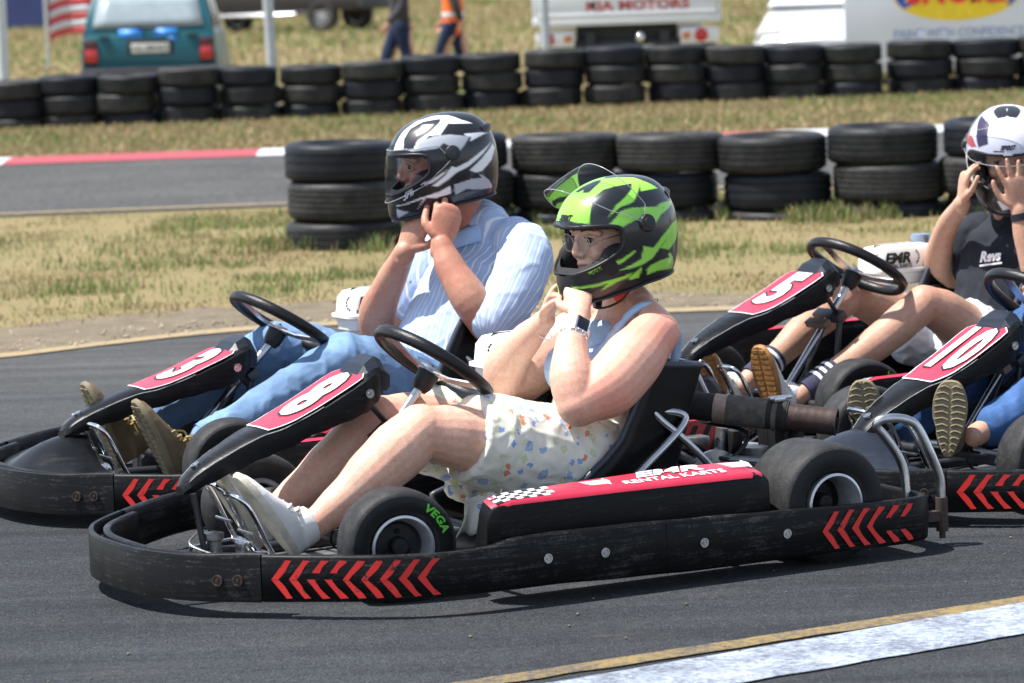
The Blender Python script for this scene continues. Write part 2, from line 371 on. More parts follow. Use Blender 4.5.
# far track with its painted kerb
sheet('far_track', [[(x, 21.85 + 0.07 * (x + 3) / 2, 0.006) for x in (-80, -3, 0, 6, 80)], [(x, 27.8, 0.006) for x in (-80, -3, 0, 6, 80)]], M_TRACK2)
sheet('far_yellow_line', [[(x, 21.98 + 0.07 * (x + 3) / 2, 0.011) for x in (-60, -3, 0, 6, 60)], [(x, 22.10 + 0.07 * (x + 3) / 2, 0.011) for x in (-60, -3, 0, 6, 60)]], M_LY2)
kerb_cuts = [(-9.6, -9, 'w'), (-9, -6.2, 'r'), (-6.2, -3.9, 'w'), (-3.9, -1.93, 'r'), (-1.93, 0.1, 'w'), (0.1, 2.15, 'r'), (2.15, 4.2, 'w'), (4.2, 6.2, 'r'), (6.2, 8.2, 'w'), (8.2, 10.2, 'r')]
for kind_, m_ in (('r', M_KR), ('w', M_KW)):
    mb = MB()
    for a, b, c in kerb_cuts:
        if c == kind_: mb.grid([[(a, 27.6, 0.012), (b, 27.6, 0.012)], [(a, 27.9, 0.03), (b, 27.9, 0.03)], [(a, 28.3, 0.03), (b, 28.3, 0.03)], [(a, 28.38, 0.0), (b, 28.38, 0.0)]])
    put(mb.mesh('kerb'), {'r': 'red_kerb', 'w': 'white_kerb'}[kind_], m_, None, 30, 'structure')

# grass: blades, one mesh per patch of field
def grass_mat():
    m, t, p, co = base('grass_blades')
    a = t.new('ShaderNodeAttribute', attribute_name='tint'); t.l.new(a.outputs['Color'], p.inputs['Base Color'])
    p.inputs['Roughness'].default_value = 0.7; p.inputs['Specular IOR Level'].default_value = 0.2
    tr = t.new('ShaderNodeBsdfTranslucent'); t.l.new(a.outputs['Color'], tr.inputs[0]); mx = t.new('ShaderNodeMixShader'); mx.inputs[0].default_value = 0.3
    t.l.new(p.outputs[0], mx.inputs[1]); t.l.new(tr.outputs[0], mx.inputs[2]); t.l.new(mx.outputs[0], t.n['Material Output'].inputs[0]); return m
M_GRASS = grass_mat()
def fbm(x, y, s, seed):
    out = np.zeros(len(x)); amp = 1.0
    for o in range(3):
        r = np.random.default_rng(seed + o); g = r.random((64, 64)); fx = (x * s * 2 ** o) % 63; fy = (y * s * 2 ** o) % 63
        ix, iy = fx.astype(int), fy.astype(int); tx, ty = fx - ix, fy - iy; tx = tx * tx * (3 - 2 * tx); ty = ty * ty * (3 - 2 * ty)
        v = g[ix, iy] * (1 - tx) * (1 - ty) + g[ix + 1, iy] * tx * (1 - ty) + g[ix, iy + 1] * (1 - tx) * ty + g[ix + 1, iy + 1] * tx * ty
        out += amp * v; amp *= 0.5
    return out / 1.75
def blades(name, x, y, h, wd, green, z=0.0, label='grass'):
    n = len(x); r = rng
    ang = r.random(n) * 2 * PI; lean = r.normal(0, 0.35, (n, 2)) * h[:, None]
    dx, dy = np.cos(ang) * wd, np.sin(ang) * wd
    zz = z if np.ndim(z) else np.full(n, z)
    V = np.empty((n, 5, 3)); mx_, my_ = x + lean[:, 0] * 0.35, y + lean[:, 1] * 0.35
    V[:, 0] = np.stack([x - dx, y - dy, zz - 0.005], 1); V[:, 1] = np.stack([x + dx, y + dy, zz - 0.005], 1)
    V[:, 2] = np.stack([mx_ + dx * .7, my_ + dy * .7, zz + h * 0.6], 1); V[:, 3] = np.stack([mx_ - dx * .7, my_ - dy * .7, zz + h * 0.6], 1)
    V[:, 4] = np.stack([x + lean[:, 0], y + lean[:, 1], zz + h], 1)
    me = bpy.data.meshes.new(name); me.vertices.add(n * 5); me.vertices.foreach_set('co', V.ravel())
    me.loops.add(n * 7); me.polygons.add(n * 2); b = np.arange(n) * 5
    L = np.stack([b, b + 1, b + 2, b + 3, b + 3, b + 2, b + 4], 1).ravel(); me.loops.foreach_set('vertex_index', L)
    ls = np.stack([np.arange(n) * 7, np.arange(n) * 7 + 4], 1).ravel(); me.polygons.foreach_set('loop_start', ls)
    me.update(calc_edges=True)
    dry = np.array([[0.36, 0.285, 0.15], [0.45, 0.365, 0.215], [0.30, 0.215, 0.115]])[r.integers(0, 3, n)]
    grn = np.array([[0.11, 0.17, 0.045], [0.17, 0.22, 0.07], [0.23, 0.25, 0.09]])[r.integers(0, 3, n)]
    pick = (r.random(n) < green)[:, None]; c = np.where(pick, grn, dry) * (0.75 + 0.5 * r.random((n, 1)))
    c5 = np.repeat(c, 5, 0); c5 = np.concatenate([c5, np.ones((n * 5, 1))], 1).astype(np.float32)
    at = me.attributes.new('tint', 'FLOAT_COLOR', 'POINT'); at.data.foreach_set('color', c5.ravel())
    o = put(me, name, M_GRASS, None, None, 'stuff'); o['label'] = label; o['category'] = 'grass'; return o
def scatter(n, x0, x1, y0, y1): return x0 + (x1 - x0) * rng.random(n), y0 + (y1 - y0) * rng.random(n)
N1 = 230000; x, y = scatter(N1, -6.5, 7.5, 15.0, 21.7)
shoulder = np.interp(x, [p[0] for p in edge], [p[1] for p in edge]) + 0.72 + 0.5 * np.exp(-((x + 1.6) / 1.3) ** 2)
g = fbm(x, y, 1.1, 3); d = fbm(x, y, 2.6, 11)
keep = (y > shoulder - 0.5 * rng.random(len(x)) ** 3) & (rng.random(len(x)) < np.clip((d - 0.36) * 2.6, 0.10, 1))
x, y, g, d = x[keep], y[keep], g[keep], d[keep]
gr = np.clip((g - 0.46) * 6, 0.12, 0.88)
blades('verge_grass', x, y, (0.010 + 0.034 * rng.random(len(x)) ** 1.8) * (0.6 + gr), 0.0022 + 0.002 * rng.random(len(x)), gr, 0.0, 'short dry grass with green patches on the strip between the two tracks')
# greener tufts round the near tyre wall
STACK1 = [(-0.845, 18.75), (-0.27, 19.9), (0.33, 20.0), (0.90, 19.9), (1.49, 19.72), (2.09, 19.62), (2.70, 19.5)]
tx, ty = [], []
for cx, cy in STACK1 + [(3.3, 19.45), (3.92, 19.4)]:
    k = 3000; a = rng.random(k) * 2 * PI; rr = 0.27 + np.abs(rng.normal(0, 0.16, k)); tx.append(cx + np.cos(a) * rr * 1.1); ty.append(cy + np.sin(a) * rr)
x, y = np.concatenate(tx), np.concatenate(ty); cl = fbm(x, y, 3.0, 21); k = cl > 0.5; x, y, cl = x[k], y[k], cl[k]
blades('wall_tufts', x, y, 0.02 + 0.10 * rng.random(len(x)) ** 1.5 * (0.35 + cl), 0.003 + 0.003 * rng.random(len(x)), np.full(len(x), 0.72), 0.0, 'taller green grass tufts round the feet of the near tyre stacks')
N2 = 90000; x, y = scatter(N2, -9, 10, 28.7, 36.5); g = fbm(x, y, 0.7, 5)
blades('field_grass', x, y, 0.02 + 0.05 * rng.random(N2), 0.006 + 0.005 * rng.random(N2), np.clip((g - 0.44) * 3, 0.2, 0.7) * np.clip((y - 28.3) / 3, 0.15, 1), np.array([drop(0, v) for v in y]), 'dry yellow grass between the far kerb and the far tyre wall')
N3 = 110000; x, y = scatter(N3, -18, 20, 36.5, 150); g = fbm(x, y, 0.25, 8)
blades('car_park_grass', x, y, (0.03 + 0.06 * rng.random(N3)) * (1 + (y - 36) / 60), 0.014 + 0.012 * rng.random(N3), np.clip((g - 0.44) * 3, 0.2, 0.75), np.array([drop(0, v) for v in y]), 'dry grass of the parking field behind the far tyre wall')

def pebbles(name, n, region, r0, r1, m, label):
    mb = MB(); pr = np.random.default_rng(55)
    for i in range(n):
        x, y = region(pr); r = r0 + (r1 - r0) * pr.random() ** 2.5; a = pr.random() * 6; mb.ball((0, 0, 0), (r, r * (.6 + .4 * pr.random()), r * .55), 6, 4, Matrix.Translation((x, y, .008 + r * .3)) @ Matrix.Rotation(a, 4, 'Z'))
    o = put(mb.mesh(name), name, m, None, 60, 'stuff'); o['label'] = label; o['category'] = 'pebbles'
def edge_y(x): return float(np.interp(x, [p[0] for p in edge], [p[1] for p in edge]))
def _vr(pr): x = -4.5 + 10 * pr.random(); return x, edge_y(x) + abs(pr.normal(0.25, .4)) - .05
pebbles('verge_gravel', 2600, _vr, .003, .013, mat('gravel', (.30, .25, .18), .9, 0, .4, 3), 'loose gravel and clods along the dusty edge of the near track')
pebbles('track_grit', 260, lambda pr: (-1.6 + 3.6 * pr.random(), 7.2 + 5.5 * pr.random()), .0015, .006, mat('grit', (.14, .115, .08), .9, 0, .5, 3), 'small stones and rubber crumbs scattered on the near track')
# ------------------------------------------------------------------ tyre walls: every tyre a thing
def rubber(name, c, dust=0.35):
    m, t, p, co = base(name); n = t.noise(co, 7, 5, 0.65); n2 = t.noise(co, 60, 4, 0.7)
    f = t.ramp(t.math('MULTIPLY', n, n2), (0.16, (0, 0, 0)), (0.42, (dust, dust, dust)))
    t.l.new(t.mix(f, lin(c), (0.08, 0.077, 0.07, 1)), p.inputs['Base Color']); p.inputs['Roughness'].default_value = 0.5
    p.inputs['Specular IOR Level'].default_value = 0.2; t.l.new(t.bump(n2, 0.25, 0.004), p.inputs['Normal']); return m
M_RUB = rubber('old_rubber', (0.010, 0.0105, 0.012), .45); M_RUB2 = rubber('old_rubber_blue', (0.009, 0.011, 0.016), 0.15); M_RUB3 = rubber('old_rubber_dusty', (0.016, 0.016, 0.0165), 0.75)
def tyre_profile(R, W, bead, grooves=4, depth=0.007, sw=0.012):
    h = W / 2; pr = [(bead, -h * 0.62), (bead + 0.012, -h * 0.78), (bead + 0.35 * (R - bead), -h * 0.98), (bead + 0.65 * (R - bead), -h * 1.0), (R - 0.022, -h * 0.93), (R - 0.008, -h * 0.84), (R - 0.001, -h * 0.74)]
    tw = h * 0.70; gw = 0.004
    for i in range(grooves):
        z = -tw + (i + 0.5) * 2 * tw / grooves
        pr += [(R + 0.001, z - gw), (R - depth, z - gw + 0.001), (R - depth, z + gw - 0.001), (R + 0.001, z + gw)]
    up = [(r, -z) for r, z in pr[:7]][::-1]
    pr += up + [(bead - 0.004, h * 0.6), (bead + 0.02, h * 0.45), (R - 0.035, h * 0.3), (R - 0.035, -h * 0.3), (bead + 0.02, -h * 0.45), (bead - 0.004, -h * 0.6)]
    return pr
def make_tyre(R, W, m, bead=0.185, gv=4):
    mb = MB(); mb.lathe(tyre_profile(R, W, bead, gv), 56)
    M = Matrix.Translation((0, 0, W / 2))
    me = mb.mesh('stacked_tyre', M); bm = bmesh.new(); bm.from_mesh(me); bmesh.ops.recalc_face_normals(bm, faces=bm.faces); bm.to_mesh(me); bm.free()
    me.materials.append(m)
    for p in me.polygons: p.use_smooth = True
    me.set_sharp_from_angle(angle=math.radians(45)); return me
T1 = [make_tyre(0.302, 0.205, M_RUB, 0.19, 4), make_tyre(0.306, 0.208, M_RUB3, 0.2, 5), make_tyre(0.297, 0.2, M_RUB2, 0.185, 3)]
T2W = [make_tyre(0.322, 0.178, M_RUB2, 0.2, 3), make_tyre(0.318, 0.178, M_RUB, 0.2, 4)]
T2 = [make_tyre(0.292, 0.178, M_RUB, 0.185, 4), make_tyre(0.288, 0.18, M_RUB2, 0.185, 3), make_tyre(0.295, 0.176, M_RUB3, 0.19, 5)]
ORD = ['first', 'second', 'third', 'fourth', 'fifth', 'sixth', 'seventh', 'eighth', 'ninth', 'tenth', 'eleventh', 'twelfth', 'thirteenth', 'fourteenth', 'fifteenth', 'sixteenth', 'seventeenth', 'eighteenth', 'nineteenth', 'twentieth']
LV = ['bottom', 'middle', 'top']
def stack(cx, cy, z0, metas, W, words, group, tilt=0.0):
    z = z0
    for k, me in enumerate(metas):
        o = bpy.data.objects.new('stacked_tyre', me); COL.objects.link(o)
        o.location = (cx + random.uniform(-0.024, 0.024), cy + random.uniform(-0.02, 0.02), z)
        o.rotation_euler = (random.uniform(-0.02, 0.02) + (tilt if k == 2 else 0), random.uniform(-0.02, 0.02), random.uniform(0, 6))
        o['label'] = '%s black tyre of %s' % (LV[k], words); o['category'] = 'tyre'; o['group'] = group; z += W + 0.003
W1 = 'the %s stack from the left in the near tyre wall'
for i, (cx, cy) in enumerate(STACK1 + [(3.3, 19.45)]):
    z0 = [-0.06, -0.1, -0.13, -0.14, -0.155, -0.12, -0.09, -0.1][i]
    random.seed(100 + i); stack(cx, cy, z0, [T1[(i + k * (1 + i % 2)) % 3] for k in range(3)], 0.202, W1 % ORD[i], 'stacked tyres of the near tyre wall', 0.02 if i == 4 else 0)
STACK2 = [(-4.59, 33.8, -.07), (-4.08, 33.8, -.045), (-3.54, 33.75, -.05), (-2.97, 33.75, 0), (-2.40, 33.85, -.02), (-1.83, 33.95, -.03), (-1.25, 33.95, -.01), (-0.68, 34.1, .015), (-0.1, 34.2, .015), (0.48, 34.2, .03), (1.06, 34.2, .04), (1.66, 34.3, .03), (2.24, 34.3, .01), (2.80, 34.3, -.01), (3.37, 34.35, -.02), (4.04, 34.5, -.01), (4.66, 34.5, -.02), (5.28, 34.5, -.01)]
for i, (cx, cy, z0) in enumerate(STACK2):
    random.seed(300 + i); stack(cx, cy, z0, [T2[(i * 2 + k) % 3] if i < 15 else T2W[(i + k) % 2] for k in range(3)], 0.178, 'the %s stack from the left in the far tyre wall' % ORD[i], 'stacked tyres of the far tyre wall')
# ------------------------------------------------------------------ kart materials
def scuffed(name, c, rough=0.42, amt=0.5, scr=(0.14, 0.14, 0.14)):
    """moulded plastic with long scuffs and dust"""
    m, t, p, co = base(name)
    s1 = t.noise(t.mapping(co, (2.0, 2.0, 38), (0.0, 0.05, 0)), 3.2, 7, 0.78); s2 = t.noise(co, 9, 5, 0.7); s3 = t.noise(co, 160, 3, 0.7)
    f = t.ramp(t.math('MULTIPLY', s1, t.math('ADD', t.math('MULTIPLY', s2, 0.7), t.math('MULTIPLY', s3, 0.45))), (0.31, (0, 0, 0)), (0.44, (amt, amt, amt)))
    t.l.new(t.mix(f, lin(c), (*scr, 1)), p.inputs['Base Color'])
    t.l.new(t.math('MULTIPLY_ADD', s2, 0.3, rough - 0.15), p.inputs['Roughness']); p.inputs['Specular IOR Level'].default_value = 0.13
    t.l.new(t.bump(t.math('ADD', s1, t.math('MULTIPLY', s3, 0.4)), 0.22, 0.002), p.inputs['Normal']); return m
K_BUMP = scuffed('bumper_plastic', (0.006, 0.006, 0.0065), 0.4, 0.6, (.09, .09, .09)); K_PLAST = scuffed('panel_plastic', (0.006, 0.0065, 0.0075), 0.33, 0.12); K_POD = scuffed('pod_plastic', (0.007, 0.007, 0.0075), 0.4, 0.2)
K_BLUEP = scuffed('bluish_plastic', (0.02, 0.025, 0.036), 0.3, 0.12)
K_RED = mat('red_sticker', (0.53, 0.022, 0.055), 0.4, 0, 0.05, 10, coat=0.15)
K_WHITE = mat('white_sticker', (0.8, 0.8, 0.8), 0.35, 0, 0.04, 10); K_BLACK = mat('black_print', (0.01, 0.01, 0.01), 0.4)
def worn_red():
    m, t, p, co = base('worn_red_paint'); n = t.noise(co, 26, 5, 0.75); n2 = t.noise(co, 6, 2)
    f = t.ramp(n, (0.375, (0, 0, 0)), (0.41, (1, 1, 1)))
    t.l.new(t.mix(f, (0.02, 0.02, 0.02, 1), (0.68, 0.022, 0.018, 1)), p.inputs['Base Color']); p.inputs['Roughness'].default_value = 0.5
    t.l.new(t.bump(n, 0.3, 0.002), p.inputs['Normal']); return m
K_CHEV = worn_red()
K_STEEL = mat('bright_steel', (0.52, 0.53, 0.55), 0.3, 1.0, 0.15, 30, 0.1); K_CHROME = mat('chrome', (0.7, 0.71, 0.73), 0.14, 1.0, 0.08, 20)
K_RUST = mat('rusty_steel', (0.055, 0.036, 0.03), 0.7, 0.3, 0.4, 40, 0.5, 120); K_FRAME = mat('dark_frame_paint', (0.03, 0.03, 0.035), 0.4, 0.2, 0.2)
K_SEAT = mat('seat_shell', (0.005, 0.005, 0.0055), 0.35, 0, 0.3, 20, 0.15, 80, spec=.25); K_RIMB = mat('seat_edge', (0.035, 0.04, 0.055), 0.4)
K_WHEELG = mat('steering_grip', (0.008, 0.008, 0.009), 0.36, 0, 0.2, 40, 0.4, 260, spec=.3)
K_ALU = mat('cast_aluminium', (0.32, 0.32, 0.31), 0.42, 0.9, 0.25, 30, 0.4, 90); K_MAG = mat('rim_alloy', (0.55, 0.56, 0.58), 0.35, 0.6, 0.15, 30); K_HUBD = mat('dark_hub', (0.02, 0.02, 0.022), 0.5, 0.4, 0.3)
K_TANK = mat('tank_white', (0.74, 0.74, 0.70), 0.35, 0, 0.05, 8); K_EXB = mat('exhaust_black', (0.022, 0.019, 0.017), 0.75, 0.2, 0.5, 30, 0.6, 80)
K_EXW = mat('exhaust_wrap', (0.11, 0.095, 0.08), 0.9, 0.1, 0.45, 45, 0.8, 150); K_EXR = mat('exhaust_heated', (0.06, 0.038, 0.033), 0.6, 0.5, 0.4, 20, 0.3)
K_EXT = mat('exhaust_tan', (0.36, 0.27, 0.21), 0.7, 0.3, 0.3, 25, 0.3); K_GREEN = mat('green_print', (0.12, 0.62, 0.05), 0.5)
K_HOSE = mat('hose_brown', (0.13, 0.085, 0.065), 0.6); K_REDP = mat('red_part', (0.45, 0.02, 0.02), 0.4)
def slick(name, c=(0.018, 0.018, 0.019)):
    m, t, p, co = base(name); n = t.noise(co, 30, 5, 0.75); n2 = t.noise(co, 260, 3, 0.7)
    t.l.new(t.mix(t.ramp(n, (0.45, (0, 0, 0)), (0.75, (0.6, 0.6, 0.6))), (*c, 1), (0.07, 0.067, 0.06, 1)), p.inputs['Base Color']); p.inputs['Roughness'].default_value = 0.6; p.inputs['Specular IOR Level'].default_value = 0.3
    t.l.new(t.bump(t.math('ADD', n, n2), 0.4, 0.003), p.inputs['Normal']); return m
K_SLICK = slick('kart_tyre_tread'); K_WALL = mat('kart_tyre_wall', (0.010, 0.011, 0.012), 0.42, 0, 0.2, 20, spec=.25)

# outline of the bumper seen from above, left half, front to rear: x, y, top, bottom
BUMP = [(1.625, 0.00, .152, .045), (1.621, 0.10, .152, .045), (1.600, 0.20, .152, .045), (1.548, 0.31, .152, .045), (1.450, 0.41, .155, .045), (1.33, 0.525, .155, .047), (1.20, 0.625, .154, .048), (1.08, 0.672, .153, .05), (1.0, .684, .154, .05), (0.955, .687, .16, .05),
        (0.90, .688, .170, .05), (0.80, .688, .172, .05), (0.60, .688, .170, .043), (0.4, .688, .164, .038), (0.2, .688, .157, .038), (0.0, .686, .150, .038), (-0.18, .686, .147, .036), (-0.245, .672, .146, .036), (-0.282, .635, .145, .036), (-0.293, .58, .145, .036), (-0.295, 0.45, .145, .036), (-0.295, 0.2, .145, .036), (-0.295, 0.0, .145, .036)]
_bp, _br = _smooth_path([(a, b, 0) for a, b, c, d in BUMP], [(c, d) for a, b, c, d in BUMP], 6)
_cum = [0.0]
for i in range(1, len(_bp)): _cum.append(_cum[-1] + (_bp[i] - _bp[i - 1]).length)
def bump_at(s, side=1):
    """point, outward normal, top and bottom at arc length s from the nose"""
    i = max(0, min(len(_cum) - 2, next((k for k in range(len(_cum) - 1) if _cum[k + 1] >= s), len(_cum) - 2)))
    f = (s - _cum[i]) / max(_cum[i + 1] - _cum[i], 1e-9); p = _bp[i].lerp(_bp[i + 1], f)
    a = _bp[max(i - 1, 0)]; b = _bp[min(i + 2, len(_bp) - 1)]; d = (b - a).normalized(); n = Vector((-d.y, d.x, 0)) * -1
    n = Vector((d.y, -d.x, 0)); n = n if n.dot(Vector((p.x - 0.6, p.y * 1.6, 0))) > 0 else -n
    if i < 1: n = Vector((1, 0, 0))
    zt = _br[i][0] + f * (_br[i + 1][0] - _br[i][0]); zb = _br[i][1] + f * (_br[i + 1][1] - _br[i][1])
    return Vector((p.x, p.y * side, 0)), Vector((n.x, n.y * side, 0)), zt, zb
def s_of_x(x):
    return next(_cum[i] for i in range(len(_bp)) if _bp[i].x <= x + 1e-6 and i > 3)
def s_of_y_rear(): return _cum[-1]
def band(mb, ss, side, thick=0.022, off=0.0, channel=False, grow=0.0):
    rings = []
    for s in ss:
        p, n, zt, zb = bump_at(abs(s), side if s >= 0 else -side)
        zt += grow; zb -= grow; e = 0.006; T = thick; q = p + n * off
        if channel:   # two walls with a gutter between
            c = [(0, zb), (0, zt - e), (-e * .6, zt), (-0.013, zt), (-0.016, zt - e), (-0.016, zt - .03), (-0.036, zt - .03), (-0.036, zt - e), (-0.04, zt - .002), (-0.052, zt - .002), (-0.056, zt - e), (-0.056, zb), ]
        else:
            c = [(0, zb + e), (0.003, (zt + zb) / 2), (0, zt - e), (-e * .5, zt - e * .3), (-e, zt), (-T + e, zt), (-T, zt - e), (-T, zb + e), (-T + e, zb), (-e, zb)]
        rings.append([tuple(q + n * a + Vector((0, 0, b))) for a, b in c])
    mb.rings(rings)
def chevrons(mb, s0, n, pitch, side, spec, z0f=0.12, z1f=0.9, off=0.0035):
    """painted arrows pointing forward, s grows rearwards; spec: (upper arm, lower arm) shares left by wear"""
    for k in range(n):
        up, lo = spec[k % len(spec)]; wd = 0.0165; run = 0.036
        for arm, amt in ((1, up), (-1, lo)):
            if amt <= 0: continue
            N = 6; rows = []
            for i in range(N + 1):
                f = i / N; a = (f if amt > 0.5 else 0.35 + f * 0.65) ; a = min(a, 1.0)
                s = s0 + k * pitch + run * a; row = []
                for e in (0, 1):
                    p, nn, zt, zb = bump_at(s + e * wd * (1 + .15 * math.sin(5 * f + k)), side); zm = (zt + zb) / 2; hh = (zt - zb) / 2
                    z = zm + arm * hh * 0.82 * a * (0.97 if e else 1)
                    row.append(tuple(p + nn * (0.0056 + 0.0004 * (arm > 0)) + Vector((0, 0, z))))
                rows.append(row)
            mb.grid(rows)
def washer(mb, p, n, r):
    M = Matrix.Translation(p) @ n.to_track_quat('Z', 'Y').to_matrix().to_4x4()
    mb.lathe([(0.0008, 0.005), (r * .35, 0.005), (r * .4, 0.002), (r * .62, 0.002), (r * .7, 0.004), (r, 0.004), (r, -0.004), (0.0008, -0.004)], 16, M, closed=False)

# number panel stations: x, z top, half width, z bottom
PANEL = [(1.452, .262, .022, .245), (1.43, .287, .034, .25), (1.385, .318, .044, .268), (1.32, .35, .056, .292), (1.25, .379, .068, .318), (1.185, .396, .082, .338), (1.10, .429, .090, .368), (1.02, .466, .094, .388), (0.965, .492, .095, .405), (0.93, .508, .086, .425), (0.90, .516, .07, .445)]
def build_panel(root, F, tip, top, number, group=None):
    """tip, top: where its two ends lie (x, z) in this kart"""
    a0, a1 = Vector((1.456, .250)), Vector((.900, .536)); b0, b1 = Vector(tip), Vector(top)
    d0, d1 = a1 - a0, b1 - b0; sc = d1.length / d0.length; rot = math.atan2(d1.y, d1.x) - math.atan2(d0.y, d0.x)
    def T(x, y, z):
        q = Vector((x, z)) - a0; q = Vector((q.x * math.cos(rot) - q.y * math.sin(rot), q.x * math.sin(rot) + q.y * math.cos(rot))) * sc + b0
        return (q.x, y, q.y)
    pp, pr = _smooth_path([(x, 0, z) for x, z, w, b in PANEL], [(w, b) for x, z, w, b in PANEL], 4)
    mb = MB(); rings = []
    for q, (w, b) in zip(pp, pr):
        th = q.z - b; c = min(0.012, w * .3)
        sec = [(-w, b), (-w - .004, q.z - c - th * .3), (-w, q.z - c * .8), (-w + c, q.z), (0, q.z + .002), (w - c, q.z), (w, q.z - c * .8), (w + .004, q.z - c - th * .3), (w, b), (w - .012, b), (w - .014, q.z - .02), (-w + .014, q.z - .02), (-w + .012, b)]
        rings.append([T(q.x, y, z) for y, z in sec])
    # faceted cap at the top end
    mb.rings(rings); pan = part(mb, 'number_panel', K_PLAST, root, F, 35)
    for sd in (1, -1):
        mb = MB(); mb.tube([T(q.x, sd * (w - .0015), q.z - min(.012, w * .3) * .45) for q, (w, b) in list(zip(pp, pr))[3:26]], .0011, 5); part(mb, 'edge_highlight_scuff', mat('pale_highlight_scuff', (.30, .31, .32), .6, 0, .4, 60), pan, F, 180)  # thin pale strip paints in the ridge's highlight along with some edge wear
    mb = MB(); cap = []
    for x, zt, w, zb in [(.962, .497, .074, .42), (.94, .523, .07, .43), (.905, .541, .052, .455), (.886, .530, .05, .45), (.872, .50, .046, .46)]:
        cap.append([T(x, -w * 1.25, zb), T(x, -w * 1.28, (zt + zb) / 2 + .01), T(x, -w * .7, zt), T(x, w * .7, zt), T(x, w * 1.28, (zt + zb) / 2 + .01), T(x, w * 1.25, zb)])
    mb.rings(cap); part(mb, 'panel_cap', K_BLUEP, pan, F, 10)
    def top_z(x):
        for i in range(len(pp) - 1):
            if pp[i].x >= x >= pp[i + 1].x:
                f = (pp[i].x - x) / (pp[i].x - pp[i + 1].x); return pp[i].z + f * (pp[i + 1].z - pp[i].z), pr[i][0] + f * (pr[i + 1][0] - pr[i][0])
        return pp[-1].z, pr[-1][0]
    def surf(tx, ty, h=0.0025):   # tx across towards the left side, ty 0 (front) .. 1 (rear)
        x = 1.19 - ty * 0.243; z, w = top_z(x); return T(x, tx, z + h)
    # red sticker with white border
    def outline(g):
        X0, X1 = 1.192 + g * 1.2, .944 - g * .6
        pts = [(X0 + .03, 0.06 + g), (X0 - .035, .079 + g), (.995, .086 + g), (X1 + .022, .084 + g * .8), (X1, .052 + g * .5)]
        return pts
    for nm, g, h, mm in (('sticker_border', .0045, .0022, K_WHITE), ('red_sticker', 0.0, .0034, K_RED)):
        o = outline(g); mb = MB(); rows = []
        xs_ = np.linspace(o[0][0], o[-1][0], 26)
        for x in xs_:
            w = np.interp(-x, [-q[0] for q in o], [q[1] for q in o]); z, W = top_z(x); rows.append([T(x, yy, z + h + .002 * (1 - abs(yy) / W)) for yy in np.linspace(-w, w, 7)])
        mb.grid(rows); part(mb, nm, mm, pan, F, 180)
    for bold, mm, nm, h in ((.0215, K_BLACK, 'number_outline', .0052), (.0135, K_WHITE, 'number', .0062)):
        mb = MB(); n = len(number); s = 0.285; sx = 0.66 if n == 1 else 0.50
        def fn(x, y): xx = 1.07 - y * 0.86; z, w = top_z(xx); return T(xx, x * sx, z + h + .0012)
        add_text(mb, number, s, fn, bold=bold * (1 if n == 1 else 1.0), spacing=1.02 if n == 1 else 1.05)
        part(mb, nm, mm, pan, F, 180)
    for q, n_ in ((Vector(T(.955, -.102, .455)), Vector((0, -1, 0))), (Vector(T(.955, .102, .455)), Vector((0, 1, 0))), (Vector(T(1.405, 0.0, .312)), Vector((.5, 0, 1)))):
        mb = MB(); washer(mb, q, n_, .0115); part(mb, 'bolt', K_CHROME, pan, F)
    return pan

def kart_wheel(root, F, x, y, W, R, side, name='wheel', lettering=False, steer=0.0):
    """y: middle of the wheel; side +1 left; steer in degrees"""
    M = Matrix.Translation((x, y, R)) @ Matrix.Rotation(math.radians(steer), 4, 'Z') @ Matrix.Rotation(-PI / 2 * side, 4, 'X')   # local +z looks outward
    h = W / 2; mb = MB()
    pr = [(.070, -h * .55), (.074, -h * .72), (.088, -h * .95), (R - .022, -h * 1.0), (R - .009, -h * .93), (R - .002, -h * .8), (R, -h * .5), (R + .001, 0), (R, h * .5), (R - .002, h * .8), (R - .009, h * .93), (R - .022, h), (.088, h * .95), (.074, h * .72), (.070, h * .55), (.066, 0)]
    mb.lathe(pr, 64, M); ty = part(mb, name, [K_SLICK], root, F, 180)
    ty.name = 'tyre' if False else name
    wall = MB(); wall.lathe([(.089, h * .955 + .0012), (.1, h * .985 + .0015), (R - .024, h + .0015), (R - .013, h * .97 + .0012)], 64, M, closed=False); part(wall, 'sidewall', K_WALL, ty, F, 180)
    r = MB(); r.lathe([(.062, -h * .7), (.072, -h * .78), (.075, -h * .7), (.0655, -h * .5), (.0655, h * .5), (.0755, h * .78), (.077, h * .98), (.071, h * 1.0), (.067, h * .88), (.060, h * .4), (.058, -h * .4)], 48, M); part(r, 'rim', K_MAG, ty, F, 40)
    r = MB(); r.lathe([(.001, h * .1), (.05, h * .08), (.058, h * .2), (.058, h * .12), (.05, 0), (.001, 0)], 32, M, closed=False); r.lathe([(.001, h * .55), (.018, h * .55), (.022, h * .45), (.022, h * .1), (.001, h * .1)], 24, M, closed=False)
    for k in range(3):
        a = k * 2 * PI / 3 + .5; r.ball((.034 * math.cos(a), .034 * math.sin(a), h * .2), (.006, .006, .008), 8, 6, M)
    part(r, 'hub', K_HUBD, ty, F, 40)
    if lettering:
        v, f = text_mesh('VEGA', .03, .0012, 0.1, spacing=1.1); mb = MB()
        def fn(x_, y_): a = math.radians(52) + x_ / .108; rr = .108 + y_ * .85; return (-rr * math.sin(a), -rr * math.cos(a), h + .0035)
        mb.add([fn(p[0], p[1]) for p in v], f, M); part(mb, 'lettering', K_GREEN, ty, F, 180)
    return ty

